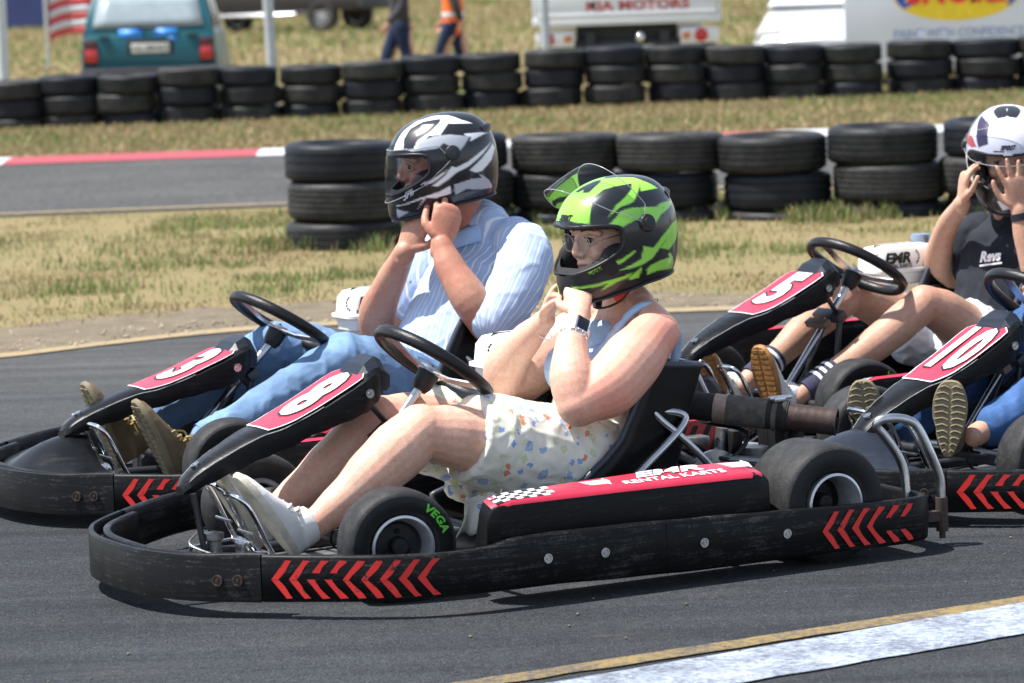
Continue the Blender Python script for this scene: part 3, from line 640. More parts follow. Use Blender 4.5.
def steering(root, F, cx, cz, tilt, base_pt=(1.05, .14), R=.155):
    """wheel centre (x, z); tilt of the wheel plane from level, degrees"""
    a = math.radians(tilt); up = Vector((math.cos(a), 0, math.sin(a))); sd = Vector((0, 1, 0)); nrm = sd.cross(up); nrm = nrm if nrm.z > 0 else -nrm
    M = Matrix(((up.x, sd.x, nrm.x, cx), (0, 1, 0, 0), (up.z, sd.z, nrm.z, cz), (0, 0, 0, 1)))
    mb = MB(); pts = []
    for i in range(60):
        q = 2 * PI * i / 60; rx = R * (1.0 if math.cos(q) > -.75 else .97); pts.append((rx * math.cos(q), R * math.sin(q) * 1.03, 0))
    mb.tube(pts, (.0165, .0135), 14, closed=True, up=(0, 0, 1), M=M); w = part(mb, 'steering_wheel', K_WHEELG, root, F, 180)
    mb = MB()
    for q in (0, 120, 240):
        q = math.radians(q); d = Vector((math.cos(q), math.sin(q), 0)); n = Vector((-d.y, d.x, 0))
        mb.rings([[tuple(d * s + n * ww + Vector((0, 0, z))), tuple(d * s - n * ww + Vector((0, 0, z))), tuple(d * s - n * ww + Vector((0, 0, z - .004))), tuple(d * s + n * ww + Vector((0, 0, z - .004)))] for s, ww, z in ((.02, .024, -.02), (.07, .017, -.018), (.12, .018, -.008), (R - .006, .022, -.002))], M=M)
    mb.lathe([(.001, -.012), (.03, -.012), (.034, -.018), (.034, -.026), (.001, -.026)], 24, M, closed=False); part(mb, 'spokes', K_STEEL, w, F, 30)
    mb = MB(); mb.lathe([(.001, -.026), (.028, -.026), (.026, -.06), (.018, -.075), (.001, -.075)], 20, M, closed=False)
    for k in range(3):
        q = math.radians(k * 120 + 60); mb.ball((.02 * math.cos(q), .02 * math.sin(q), -.010), (.005, .005, .004), 8, 5, M)
    part(mb, 'hub', K_HUBD, w, F, 40)
    e = M @ Vector((0, 0, -.06)); b = Vector((base_pt[0], 0, base_pt[1]))
    mb = MB(); mb.tube([e, b], .0115, 12); col = part(mb, 'steering_column', K_STEEL, root, F)
    mid = e.lerp(b, .30); mb = MB(); mb.box((0, 0, 0), (.035, .13, .03), Matrix.Translation(mid) @ Matrix.Rotation(.6, 4, 'Y'), b=.004)
    for y in (-.05, .05): mb.tube([mid + Vector((0, y, 0)), Vector((b.x - .12, y * 1.7, .06))], .009, 10)
    part(mb, 'column_bracket', K_FRAME, col, F)
    q = e.lerp(b, .42); mb = MB(); mb.box((0, 0, 0), (.03, .10, .022), Matrix.Translation(q + Vector((.03, .02, .02))) @ Matrix.Rotation(.5, 4, 'Y'), b=.004); part(mb, 'hose_clamp', K_HOSE, col, F, 40)
    mb = MB(); mb.tube([q + Vector((.03, .06, .02)), q + Vector((.10, .09, -.06)), q + Vector((.2, .1, -.2)), (b.x, .1, .07)], .0035, 6, k=5); part(mb, 'cable', K_BLACK, col, F, 180)
    return w

def kart(name, F, number, label, wheel, panel, fairing=True, flip=None, front_y=.395, extras=None, tank_x=.28):
    root = thing(name, label, 'go-kart', F.M, 'numbered rental go-karts on the track')
    I = F.M
    # bumper: nose, two sides, rear
    sj = s_of_x(1.432); sr = s_of_x(-.2)
    mb = MB(); band(mb, [-sj + i * 2 * sj / 60 for i in range(61)], 1, channel=True); nose = part(mb, 'front_bumper', K_BUMP, root, I, 50)
    for sd in (1, -1):
        for ds in (.055, .105): mb = MB(); p, n, zt, zb = bump_at(sj - ds, sd); washer(mb, p + n * .003 + Vector((0, 0, (zt + zb) / 2 - .004)), n, .013); part(mb, 'bolt', K_RUST, nose, I)
    for sd in (1, -1):
        mb = MB(); band(mb, [sj + .004 + i * (s_of_x(.52) - sj) / 40 for i in range(41)], sd, .024); band(mb, [s_of_x(.515) + i * (_cum[-1] - .3 - s_of_x(.515)) / 50 for i in range(51)], sd, .024, off=.001)
        sb = part(mb, 'side_bumper', K_BUMP, root, I, 50)
        if sd == -1:   # the far side carries the same arrows
            pass
        mb = MB(); chevrons(mb, sj + .028, 9, .0425, sd, [(1, 1), (.9, 1), (.45, .9), (.4, .8), (.8, 1), (1, 1), (1, 1), (.7, 1)]); part(mb, 'red_arrows', K_CHEV, sb, I, 180); mb = MB()
        chevrons(mb, s_of_x(.085), 6, .043, sd, [(1, .9), (1, .8), (1, .9), (.8, .8), (.4, .4), (.3, .5)]); part(mb, 'red_arrows', K_CHEV, sb, I, 180)
        for xx in (.83, .70, .43, .18): mb = MB(); p, n, zt, zb = bump_at(s_of_x(xx), sd); washer(mb, p + n * .0035 + Vector((0, 0, (zt + zb) / 2 + .004)), n, .0115); part(mb, 'bolt', K_STEEL, sb, I)
    mb = MB(); sE = _cum[-1]; band(mb, [sE - .297 + i * .297 / 16 for i in range(17)], 1, .024); mb2 = MB(); band(mb2, [sE - .297 + i * .297 / 16 for i in range(17)], -1, .024)
    mb.v += mb2.v; o = len(mb.v) - len(mb2.v); mb.f += [tuple(i + o for i in f) for f in mb2.f]; mb.mi += mb2.mi
    part(mb, 'rear_bumper', K_BUMP, root, I, 50)
    # chassis
    mb = MB()
    for y in (.15, -.15): mb.tube([(1.33, y, .07), (.9, y * 1.2, .06), (.5, y * 2.0, .06), (.1, y * 2.0, .065), (-.16, y * 1.9, .08)], .015, 12, k=5)
    mb.tube([(1.33, -.17, .07), (1.33, .17, .07)], .015, 12); mb.tube([(.5, -.3, .06), (.5, .3, .06)], .014, 12); mb.tube([(-.16, -.3, .08), (-.16, .3, .08)], .014, 12)
    mb.tube([(1.07, -.30, .115), (1.07, .30, .115)], .013, 12)
    for y in (1, -1):
        mb.tube([(1.36, y * .15, .075), (1.54, y * .13, .085)], .010, 10); mb.tube([(.85, y * .3, .07), (.85, y * .66, .10)], .010, 10); mb.tube([(.25, y * .3, .07), (.25, y * .66, .10)], .010, 10)
        mb.tube([(-.16, y * .22, .09), (-.25, y * .22, .10)], .010, 10)
    part(mb, 'chassis_frame', K_FRAME, root, I)
    mb = MB(); mb.prism([(1.38, -.17), (1.38, .17), (.95, .2), (.55, .29), (.55, -.29), (.95, -.2)], .038, .043); part(mb, 'floor_tray', K_ALU, root, I)
    mb = MB(); mb.tube([(0, -.5, .14), (0, .5, .14)], .015, 14); mb.lathe([(.03, -.006), (.085, -.006), (.085, .006), (.03, .006)], 30, Matrix.Translation((0, .1, .14)) @ Matrix.Rotation(PI / 2, 4, 'X')); mb.lathe([(.02, -.004), (.075, -.004), (.075, .004), (.02, .004)], 36, Matrix.Translation((0, -.27, .14)) @ Matrix.Rotation(PI / 2, 4, 'X'))
    part(mb, 'rear_axle', K_STEEL, root, I)
    # wheels
    for sd in (1, -1):
        kart_wheel(root, I, 1.065, sd * (front_y + .002), .115, .135, sd, 'front_wheel', lettering=(sd == 1), steer=-9)
        kart_wheel(root, I, -.005, sd * .552, .20, .148, sd, 'rear_wheel')
    mb = MB(); mb.box((0, 0, 0), (.012, .024, .001), Matrix.Translation((-.002, .6445, .23)) @ Matrix.Rotation(.4, 4, 'Y') @ Matrix.Rotation(PI / 2, 4, 'X') )
    # steering tie rods
    mb = MB()
    for sd in (1, -1): mb.tube([(1.02, sd * .03, .13), (1.03, sd * (front_y - .07), .12)], .006, 8); mb.tube([(1.07, sd * (front_y - .10), .06), (1.07, sd * (front_y - .10), .19)], .014, 10)
    part(mb, 'tie_rods', K_STEEL, root, I)
    # side pods
    for sd in (1, -1):
        mb = MB(); rings = []
        for x, sh, zt in [(.945, .62, .215), (.935, .8, .236), (.915, .93, .244), (.885, 1, .249), (.7, 1, .250), (.45, 1, .249), (.22, 1, .247), (.195, .97, .243), (.18, .9, .23)]:
            yo, yi = .645, .520; ym = (yo + yi) / 2; hw = (yo - yi) / 2 * sh; zb = .085
            yo2 = yo - (1 - sh) * .06; yi2 = yi + (1 - sh) * .05
            sec = [(yo2 - .02, zb), (yo2 + .004, .16), (yo2, zt - .010), (yo2 - .004, zt - .003), (yo2 - .011, zt + .001), (yi2 + .03, zt + .0165), (yi2 + .012, zt + .012), (yi2, zt - .01), (yi2 + .004, zb)]
            rings.append([(x, sd * a, b) for a, b in sec])
        def taper(mb):
            nv = []
            for x, y, z in mb.v:
                c_ = min(1, max(0, (x - .40) / .5)); dy = .645 - abs(y)
                if dy > 0 and z > .2: k_ = .42 * c_; nv.append((x, math.copysign(.645 - dy * (1 - k_), y), z - .187 * dy * k_))
                else: nv.append((x, y, z))
            mb.v = nv
        mb.rings(rings); taper(mb); pod = part(mb, 'side_pod', K_POD, root, I, 38)
        mb = MB(); rows = []
        for x, w in [(.935, .72), (.915, .9), (.885, .98), (.8, 1), (.6, 1), (.4, 1), (.25, 1), (.2, .95), (.19, .86)]:
            zt = np.interp(-x, [-.945, -.935, -.915, -.885, -.7, -.45, -.22, -.195, -.18], [.215, .236, .244, .249, .250, .249, .247, .243, .23])
            rows.append([(x, sd * (.574 + (a_ - .574) * w), zt + b_) for a_, b_ in ((.6465, -.009), (.6425, -.001), (.633, .0035), (.55, .0190), (.533, .0145))])
        mb.grid(rows); taper(mb); part(mb, 'red_sticker', K_RED, pod, I, 180)
        mb = MB()
        for i in range(9):
            for j in range(4):
                if (i + j) % 2 == 0:
                    x0 = .922 - i * .018; y0_ = .551 + j * .0205; zq = lambda xx, yy: np.interp(-xx, [-.945, -.935, -.915, -.885, -.7, -.45], [.215, .236, .244, .249, .250, .249]) + .0042 + (.633 - yy) * .187; mb.grid([[(x0, sd * y0_, zq(x0, y0_)), (x0, sd * (y0_ + .0205), zq(x0, y0_ + .0205))], [(x0 - .018, sd * y0_, zq(x0 - .018, y0_)), (x0 - .018, sd * (y0_ + .0205), zq(x0 - .018, y0_ + .0205))]])
        taper(mb); part(mb, 'white_checks', K_WHITE, pod, I, 180)
        mb = MB()
        for i in range(8):
            for j in range(4):
                if (i + j) % 2 == 1:
                    x0 = .922 - i * .018; y0_ = .551 + j * .0205; zq = lambda xx, yy: np.interp(-xx, [-.945, -.935, -.915, -.885, -.7, -.45], [.215, .236, .244, .249, .250, .249]) + .0042 + (.633 - yy) * .187; mb.grid([[(x0, sd * y0_, zq(x0, y0_)), (x0, sd * (y0_ + .0205), zq(x0, y0_ + .0205))], [(x0 - .018, sd * y0_, zq(x0 - .018, y0_)), (x0 - .018, sd * (y0_ + .0205), zq(x0 - .018, y0_ + .0205))]])
        taper(mb); part(mb, 'black_checks', K_BLACK, pod, I, 180)
        mb = MB(); fn = (lambda x, y: (.43 - x, .590 - y, .2627 + y * .187)) if sd == 1 else (lambda x, y: (.43 + x, -.590 + y, .2627 + y * .187))
        fa = (lambda x, y: fn(x, y + .018)); fb = (lambda x, y: fn(x, y - .024))
        add_text(mb, 'EMR', .050, fa, bold=.002, shear=.25, sx=2.0); add_text(mb, 'RENTAL KARTS', .036, fb, bold=.0006, sx=1.15)
        # winged marks at both ends of the letters
        for cx_ in (-.205, .19):
            for k in range(4): mb.add([fn(cx_ - .04 + k * .004, .026 - k * .010), fn(cx_ + .03, .021 - k * .010), fn(cx_ + .026, .016 - k * .010), fn(cx_ - .03 + k * .005, .020 - k * .010)], [(0, 1, 2, 3)])
            mb.add([fn(cx_ + .03, .034), fn(cx_ + .04, .01), fn(cx_ + .03, -.025), fn(cx_ + .02, 0)], [(0, 1, 2, 3)])
        taper(mb); part(mb, 'lettering', K_WHITE, pod, I, 180)
    # nose fairing
    if fairing:
        FM = K_BLUEP if number == '10' else K_PLAST
        def fair(y, t_):
            xf = 1.566 - 1.15 * abs(y) ** 2.1; dep = .235 - .10 * min(1, abs(y) / .3); x = xf - t_ * dep
            z = .117 + .018 * math.sin(PI * min(t_, .5)) + .088 * math.exp(-(y / .135) ** 2) * math.sin(PI / 2 * min(1, t_ * 1.15)) - .012 * t_
            return (x, y, z)
        mb = MB(); mb.grid([[fair(y, j / 10) if j else (fair(y, 0)[0] + .002, y, .10) for j in range(11)] for y in np.linspace(-.50, .50, 41)]); fr_ = part(mb, 'nose_fairing', FM, root, I, 60, solid=.006)
        mb = MB(); mb.grid([[tuple(Vector(fair(y, t_)) + Vector((0, 0, .0045))) for t_ in (.25, .5, .7, .9)] for y in np.linspace(.40, .495, 6)]); part(mb, 'white_decal', K_WHITE, fr_, I, 180)
        if number != '3':
            for sd in (1, -1):
                mb = MB(); rows = []
                for x, w_, z in [(1.20, .02, .13), (1.17, .10, .155), (1.10, .13, .172), (1.02, .14, .18), (.965, .13, .178)]: rows.append([(x, sd * (.655 - .055 * (x - .965) / .235), z - .03), (x, sd * (.648 - .055 * (x - .965) / .235), z), (x, sd * (.62 - w_ * .4), z + .012), (x, sd * (.62 - w_), z + .01), (x, sd * (.612 - w_), z - .04)])
                pass
    # pedals
    for y, xx in ((.13, 1.30), (-.09, 1.26)):
        mb = MB(); w = .045
        mb.tube([(xx - .04, y - w, .07), (xx - .01, y - w, .12), (xx + .035, y - w, .215), (xx + .058, y - w * .9, .245), (xx + .064, y - w * .5, .252), (xx + .064, y + w * .5, .252), (xx + .058, y + w * .9, .245), (xx + .035, y + w, .215), (xx - .01, y + w, .12), (xx - .04, y + w, .07)], .0068, 10, k=4)
        pd = part(mb, 'pedal', K_CHROME, root, I)
        mb = MB(); mb.tube([(xx - .02, y - .055, .1), (xx - .02, y + .055, .1)], .009, 10); mb.box((xx - .02, y, .085), (.03, .05, .03), b=.004); mb.tube([(xx - .02, y - .055, .1), (xx + .1, y - .06, .09)], .004, 6)
        mb.tube([(xx + .03, y - w, .16), (xx + .03, y + w, .16)], .004, 6)
        part(mb, 'pedal_bracket', K_STEEL, pd, I)
    mb = MB(); mb.lathe([(.001, 0), (.018, 0), (.018, .055), (.024, .06), (.024, .075), (.001, .08)], 18, Matrix.Translation((1.37, .03, .075)), closed=False); mb.tube([(1.37, .03, .1), (1.2, .1, .08), (.9, .2, .07)], .004, 6, k=4); mb.tube([(1.4, .0, .15), (1.44, .05, .13), (1.38, .12, .1)], .003, 6, k=5)
    part(mb, 'brake_cylinder', K_ALU, root, I)
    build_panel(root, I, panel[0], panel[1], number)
    mb = MB(); tx, tz = panel[0]; mb.tube([(tx - .03, .02, tz - .005), (tx - .05, .03, .1), (1.35, .06, .07)], .008, 8); part(mb, 'panel_bracket', K_FRAME, root, I); mb = MB(); ux, uz = panel[1]; mb.tube([(ux + .05, .07, uz - .09), (ux - .02, .04, uz - .16), (ux - .0, 0, uz - .2)], .008, 8)
    part(mb, 'panel_bracket', K_FRAME, root, I)
    steering(root, I, *wheel)
    # seat shell
    ST = [(.085, .455, .255, .478), (.10, .41, .28, .44), (.118, .36, .308, .390), (.150, .25, .355, .300), (.200, .145, .405, .252), (.29, .072, .462, .210), (.42, .052, .54, .172), (.53, .055, .59, .150), (.64, .078, .64, .135)]
    pp, pr = _smooth_path([(a, 0, b) for a, b, c, d in ST], [(c, d) for a, b, c, d in ST], 4); rows = []
    for q, (wx, wz) in zip(pp, pr):
        row = []
        for j in range(21):
            u = -1 + j / 10; y = .228 * u * 1.35 if abs(u) * 1.35 < 1 else .228 * math.copysign(1, u); b = max(0, (abs(u) - .62) / .38); b = b * b * (3 - 2 * b)
            row.append((q.x + (wx - q.x) * b, y + math.copysign(.012, u) * b, q.z + (wz - q.z) * b + .012 * abs(u) ** 3 * (1 - b)))
        rows.append(row)
    mb = MB(); mb.grid(rows); seat = part(mb, 'seat', K_SEAT, root, I, 180, solid=.007)
    mb = MB(); e = rows[0] + [r[-1] for r in rows[1:]] + rows[-1][::-1][1:] + [r[0] for r in rows[-2:0:-1]]; mb.tube(e, .0095, 8, closed=True); part(mb, 'seat_edge', K_RIMB, seat, I, 180)
    # seat stays
    for sd in (1, -1):
        mb = MB()
        mb.tube([(.46, sd * .40, .17), (.37, sd * .32, .212), (.25, sd * .27, .275), (.19, sd * .245, .308), (.165, sd * .235, .335), (.19, sd * .23, .352), (.26, sd * .225, .36)], .0105, 12, k=5)
        mb.tube([(.265, sd * .226, .372), (.235, sd * .236, .335), (.18, sd * .25, .285), (.10, sd * .26, .2), (.05, sd * .27, .12)], .010, 12, k=3)
        mb.box((.262, sd * .222, .365), (.036, .008, .05), b=.003)
        washer(mb, Vector((.265, sd * .229, .374)), Vector((0, sd, 0)), .011); part(mb, 'seat_stay', K_STEEL, root, I)
    # engine on the right, tank above, exhaust across the back
    mb = MB(); mb.box((.18, -.36, .14), (.26, .2, .16), b=.012); mb.box((.2, -.34, .26), (.18, .16, .12), b=.01); mb.box((.10, -.30, .30), (.12, .1, .1), b=.01); mb.tube([(.17, -.52, .2), (.17, -.24, .2)], .085, 24); mb.tube([(.05, -.26, .2), (.05, -.18, .2)], .05, 18)
    for k in range(7): mb.box((.19, -.345, .222 + k * .013), (.21, .185, .004))
    eng = part(mb, 'engine', K_HUBD, root, I)
    mb = MB(); mb.tube([(-.02, -.22, .17), (.02, -.05, .2), (.0, .02, .17)], .012, 8, k=4); mb.tube([(-.08, -.02, .13), (-.1, -.02, .26)], .016, 14); mb.box((-.1, .14, .16), (.08, .09, .05), b=.012); mb.box((-.1, .22, .17), (.1, .05, .03), b=.008); mb.tube([(-.02, .10, .2), (-.16, .26, .19)], .011, 8)
    mb.lathe([(.001, 0), (.03, 0), (.035, .01), (.035, .03), (.001, .035)], 18, Matrix.Translation((-.13, .09, .19)), closed=False); mb.box((-.05, -.1, .22), (.09, .06, .03), b=.006); mb.tube([(-.18, -.1, .2), (-.22, .1, .205), (-.18, .22, .2)], .010, 8, k=4)
    part(mb, 'engine_fittings', K_ALU, eng, I)
    mb = MB(); mb.tube([(.03, .02, .24), (-.03, .12, .2), (-.1, .1, .26), (-.05, -.04, .28)], .006, 8, k=5); mb.tube([(.1, .0, .19), (-.05, .05, .14), (-.14, .18, .13)], .007, 8, k=5); mb.box((-.12, .0, .22), (.03, .05, .07), b=.004); mb.box((-.03, -.05, .15), (.1, .12, .08), b=.01); mb.box((-.2, .05, .23), (.012, .09, .05)); mb.tube([(-.2, .05, .12), (-.2, .05, .3)], .008, 8)
    part(mb, 'hoses', K_HUBD, eng, I)
    mb = MB(); mb.box((-.065, -.125, .195), (.27, .012, .155), b=.004); cov = part(mb, 'red_engine_cover', mat('red_cover', (.38, .018, .02), .45), root, I, 40)
    mb = MB()
    for k in range(5):
        for a_ in (1, -1): x0 = .045 - k * .042; mb.add([(x0, -.1175, .195), (x0 - .016, -.1175, .195), (x0 - .05, -.1175, .195 + a_ * .062), (x0 - .034, -.1175, .195 + a_ * .062)], [(0, 1, 2, 3)])
    part(mb, 'black_arrows', K_BLACK, cov, I, 180)
    mb = MB(); rings = []
    for z, g in [(.395, -.012), (.40, 0), (.432, .003), (.437, .014), (.446, .014), (.45, .004), (.495, 0), (.515, -.012), (.523, -.04)]:
        ax, ay = .165 + g, .064 + g; r = .035; pts = []
        for cx_, cy_, a0_ in ((ax - r, ay - r, 0), (-(ax - r), ay - r, 90), (-(ax - r), -(ay - r), 180), (ax - r, -(ay - r), 270)):
            for k in range(5): q = math.radians(a0_ + k * 22.5); pts.append((tank_x + cx_ + r * math.cos(q), -.345 + cy_ + r * math.sin(q), z))
        rings.append(pts)
    mb.rings(rings); tk = part(mb, 'fuel_tank', K_TANK, root, I, 40)
    mb = MB(); mb.lathe([(.001, .03), (.03, .028), (.034, .02), (.034, 0), (.001, 0)], 20, Matrix.Translation((tank_x - .06, -.345, .52)), closed=False); part(mb, 'tank_cap', mat('grey_cap', (.3, .36, .45), .3, .6), tk, I)
    mb = MB(); fn = lambda x, y: (tank_x + .095 - x, -.2752 - max(0, y) * .12, .482 + y)
    add_text(mb, 'EMR', .046, fn, bold=.0022, shear=.25, sx=1.2); add_text(mb, 'RENTAL KARTS', .017, lambda x, y: (tank_x + .095 - x, -.2735, .457 + y), bold=.0006)
    for cx_, dr in ((-.075, 1), (.075, -1)):
        for k in range(6): a = -1.2 + k * .48; q = (cx_ + dr * -.012 * math.cos(a) * 1.2, .02 * math.sin(a)); mb.add([fn(q[0] - .004, q[1]), fn(q[0], q[1] + .006), fn(q[0] + .004, q[1] + .002), fn(q[0], q[1] - .004)], [(0, 1, 2, 3)])
    for v_ in (mb,): part(v_, 'lettering', K_BLACK, tk, I, 180)
    mb = MB()
    for y in (.16, .28): mb.box((-.05, y - .12, .2), (.002, .002, .002))
    # exhaust
    A, B = Vector((.030, -.03, .335)), Vector((-.278, .25, .285)); d = (B - A)
    def seg(f0, f1, r, m_, nm, par):
        mb = MB(); n = max(2, int((f1 - f0) * 60)); mb.tube([A + d * (f0 + (f1 - f0) * i / n) for i in range(n + 1)], [r + .0004 * math.sin(i * 2.1) for i in range(n + 1)], 26); return part(mb, nm, m_, par, I, 50)
    mb = MB(); mb.tube([A + d * .02, A - d * .02, (.12, -.14, .33), (.17, -.27, .30)], [.0385, .03, .024, .022], 14, k=5)
    ex = part(mb, 'exhaust', K_EXB, root, I)
    seg(.0, .09, .038, K_EXT, 'collar', ex); seg(.09, .24, .037, K_EXB, 'pipe', ex); seg(.24, .32, .038, K_EXT, 'collar', ex); seg(.32, .57, .0395, K_EXW, 'heat_wrap', ex); seg(.57, .70, .0385, K_EXB, 'clamp_section', ex); seg(.605, .635, .0415, K_EXW, 'clamp', ex); seg(.665, .69, .041, K_EXB, 'clamp', ex)
    mb = MB(); mb.box(A + d * .62 + Vector((0, .01, .042)), (.035, .03, .014), b=.003); mb.box(A + d * .64 + Vector((0, .01, .047)), (.07, .012, .01), b=.003); part(mb, 'clamp_bolt', K_STEEL, ex, I); seg(.70, .985, .035, K_EXR, 'silencer', ex)
    mb = MB(); Mx = Matrix.Translation(B) @ d.to_track_quat('Z', 'Y').to_matrix().to_4x4(); mb.lathe([(.033, -.04), (.0345, -.006), (.036, 0), (.030, .001), (.029, -.02), (.012, -.022), (.012, .004), (.008, .004), (.008, -.02), (.001, -.02)], 26, Mx, closed=False); part(mb, 'outlet', K_EXB, ex, I)
    mb = MB(); mb.tube([A + d * .75 + Vector((0, 0, -.03)), (-.2, .12, .2), (-.2, .12, .12)], .01, 8); mb.box((-.21, .13, .25), (.06, .05, .05), b=.005); part(mb, 'exhaust_mount', K_HUBD, ex, I)
    # rear hoop
    mb = MB(); mb.tube([(-.268, .57, .09), (-.268, .57, .13), (-.266, .565, .19), (-.25, .562, .235), (-.212, .56, .288), (-.190, .56, .312), (-.192, .566, .328), (-.222, .576, .333), (-.262, .586, .326), (-.290, .592, .305), (-.318, .60, .245), (-.348, .60, .175), (-.351, .60, .12)], .0115, 14, k=4)
    hp = part(mb, 'rear_hoop', K_STEEL, root, I); mb = MB(); mb.tube([(-.351, .60, .125), (-.352, .60, .04)], .0155, 14); mb.tube([(-.352, .60, .045), (-.352, .60, .022)], .008, 8); mb.box((-.322, .60, .08), (.04, .02, .025)); part(mb, 'sleeve', K_RUST, hp, I)
    if extras: extras(root, I)
    return root
# ------------------------------------------------------------------ helmets
HZ = np.array([.135, .132, .121, .103, .075, .047, .018, -.02, -.055, -.088, -.112, -.125]); HF = 1.04 * np.array([0, .03, .073, .108, .133, .147, .156, .164, .171, .177, .177, .168])
HB = 1.04 * np.array([0, .04, .085, .117, .138, .149, .154, .153, .149, .141, .132, .124]); HW = np.array([0, .035, .07, .095, .115, .125, .13, .13, .125, .117, .105, .095])
HPOLY = {"w":[["g",[[85,38],[76,56],[60,78],[31,100],[11,91],[-6,80],[-24,67],[-27,57],[-39,42],[-10,45],[-16,53],[-8,47],[6,36],[12,35],[23,34],[39,26],[58,23],[71,28]]],["k",[[58,23],[52,40],[43,54],[29,61],[17,61],[-8,58],[0,50],[13,43],[26,37],[39,26],[50,21]]],["k",[[52,69],[44,85],[16,103],[16,85],[32,74],[46,64]]],["g",[[43,16],[33,23],[24,30],[9,30],[-32,22],[-24,15],[-7,5],[-5,13],[5,18],[17,16],[31,12]]],["g",[[-21,25],[-31,26],[-64,23],[-64,22],[-24,15],[-26,18],[-32,21]]],["g",[[37,-31],[23,-28],[11,-25],[8,-12],[-5,-17],[-19,-8],[-40,1],[-58,1],[-63,1],[-61,-1],[-39,-8],[-17,-17],[-2,-28],[11,-31],[21,-31]]],["g",[[-14,-19],[-29,-25],[-47,-18],[-63,-6],[-59,2],[-39,-5],[-24,-15]]],["g",[[5,-37],[0,-34],[-15,-32],[-30,-33],[-27,-29],[-31,-28],[-37,-35],[-41,-48],[-22,-44],[-10,-42],[3,-43]]],["g",[[69,-23],[62,-22],[49,-22],[33,-20],[21,-15],[16,-14],[21,-18],[33,-24],[49,-25],[56,-28],[59,-29]]],["g",[[72,-39],[51,-37],[21,-36],[26,-39],[36,-40],[49,-44],[44,-39],[69,-40]]],["g",[[71,-39],[57,-46],[67,-49],[72,-43]]],["g",[[26,-40],[18,-36],[11,-33],[13,-43],[23,-42]]]],"m":[["w",[[72,30],[69,38],[58,55],[35,74],[6,75],[-14,67],[-17,59],[8,36],[22,38],[46,22],[57,28]]],["k",[[57,28],[55,42],[44,57],[25,65],[-1,61],[3,54],[17,44],[37,35],[45,24]]],["s",[[38,41],[27,58],[11,53],[22,46]]],["w",[[-14,67],[-17,63],[-27,51],[-41,42],[-25,45],[-8,49]]],["w",[[-22,31],[-37,29],[-62,26],[-42,23],[-28,20],[-31,25],[-25,27]]],["s",[[46,22],[33,33],[16,36],[-4,34],[-29,26],[-14,13],[-5,8],[-2,19],[7,25],[16,20],[32,21]]],["w",[[30,-24],[13,-15],[3,-5],[-2,-8],[-19,-4],[-44,6],[-62,13],[-42,1],[-19,-10],[-2,-14],[11,-21],[23,-26]]],["w",[[-19,-15],[-40,-4],[-64,10],[-68,4],[-55,-10],[-36,-20],[-28,-20]]],["s",[[5,-35],[3,-28],[-20,-26],[-35,-28],[-30,-22],[-36,-25],[-46,-35],[-49,-44],[-30,-41],[-11,-36],[3,-40]]],["w",[[69,-23],[55,-20],[30,-17],[8,-8],[16,-14],[28,-20],[58,-26],[64,-25]]],["w",[[67,-39],[43,-34],[21,-32],[8,-28],[8,-37],[26,-38],[37,-35],[45,-44],[39,-35],[66,-39]]],["s",[[66,-41],[53,-45],[63,-50]]]],"b":[["k",[[-30,12],[8,14],[14,24],[-2,50],[-30,62],[-48,40]]],["k",[[-35,-26],[20,-30],[90,-20],[90,-75],[-35,-60]]],["w",[[70,-38],[85,-38],[85,-50],[70,-48]]],["k",[[-2,72],[-33,73],[-42,87],[20,91],[29,83],[28,73]]],["p",[[23,43],[9,49],[-10,57],[24,60],[36,59],[58,34],[47,24]]],["r",[[-5,16],[4,30],[28,31],[43,24],[32,19]]],["r",[[46,-19],[72,-14],[70,-20],[57,-19]]],["k",[[39,-30],[55,-25],[81,-32],[79,-36],[68,-40],[55,-37]]]]}
def _cr(a, t):
    i = np.clip(t.astype(int), 0, len(a) - 2); f = t - i; p0 = a[np.clip(i - 1, 0, len(a) - 1)]; p1 = a[i]; p2 = a[i + 1]; p3 = a[np.clip(i + 2, 0, len(a) - 1)]
    return .5 * (2 * p1 + (p2 - p0) * f + (2 * p0 - 5 * p1 + 4 * p2 - p3) * f * f + (p3 - p0 + 3 * p1 - 3 * p2) * f ** 3)
_T = np.linspace(0, len(HZ) - 1.0001, 400); _prof = [_cr(a, _T) for a in (HZ, HF, HB, HW)]
def hel_grid(nt, nz):
    z, ff, bb, ww = _prof; L = np.concatenate([[0], np.cumsum(np.hypot(np.diff(z), np.diff(np.maximum(ff, ww))))]); s = np.linspace(0, L[-1], nz)
    z, ff, bb, ww = [np.interp(s, L, a) for a in (z, ff, bb, ww)]; th = np.linspace(-PI, PI, nt, endpoint=False); c, sn = np.cos(th), np.sin(th)
    return th, z, np.stack([np.where(c[None] > 0, ff[:, None], bb[:, None]) * c[None], ww[:, None] * sn[None], np.repeat(z[:, None], nt, 1) - .020 * np.clip(c[None], 0, 1) * np.clip((-.02 - z[:, None]) / .1, 0, 1)], -1)
def hel_pt(th, z, off=0.0):
    """a point of the shell: th degrees from the front, z height"""
    zz = _prof[0][::-1]; f, b, w_ = [np.interp(z, zz, a[::-1]) for a in _prof[1:]]
    c, s = math.cos(math.radians(th)), math.sin(math.radians(th)); p = Vector(((f if c > 0 else b) * c, w_ * s, z - .020 * max(c, 0) * min(max((-.02 - z) / .1, 0), 1))); n = Vector((c / max(f if c > 0 else b, .01), s / max(w_, .01), z * 14)).normalized()
    return p + n * off
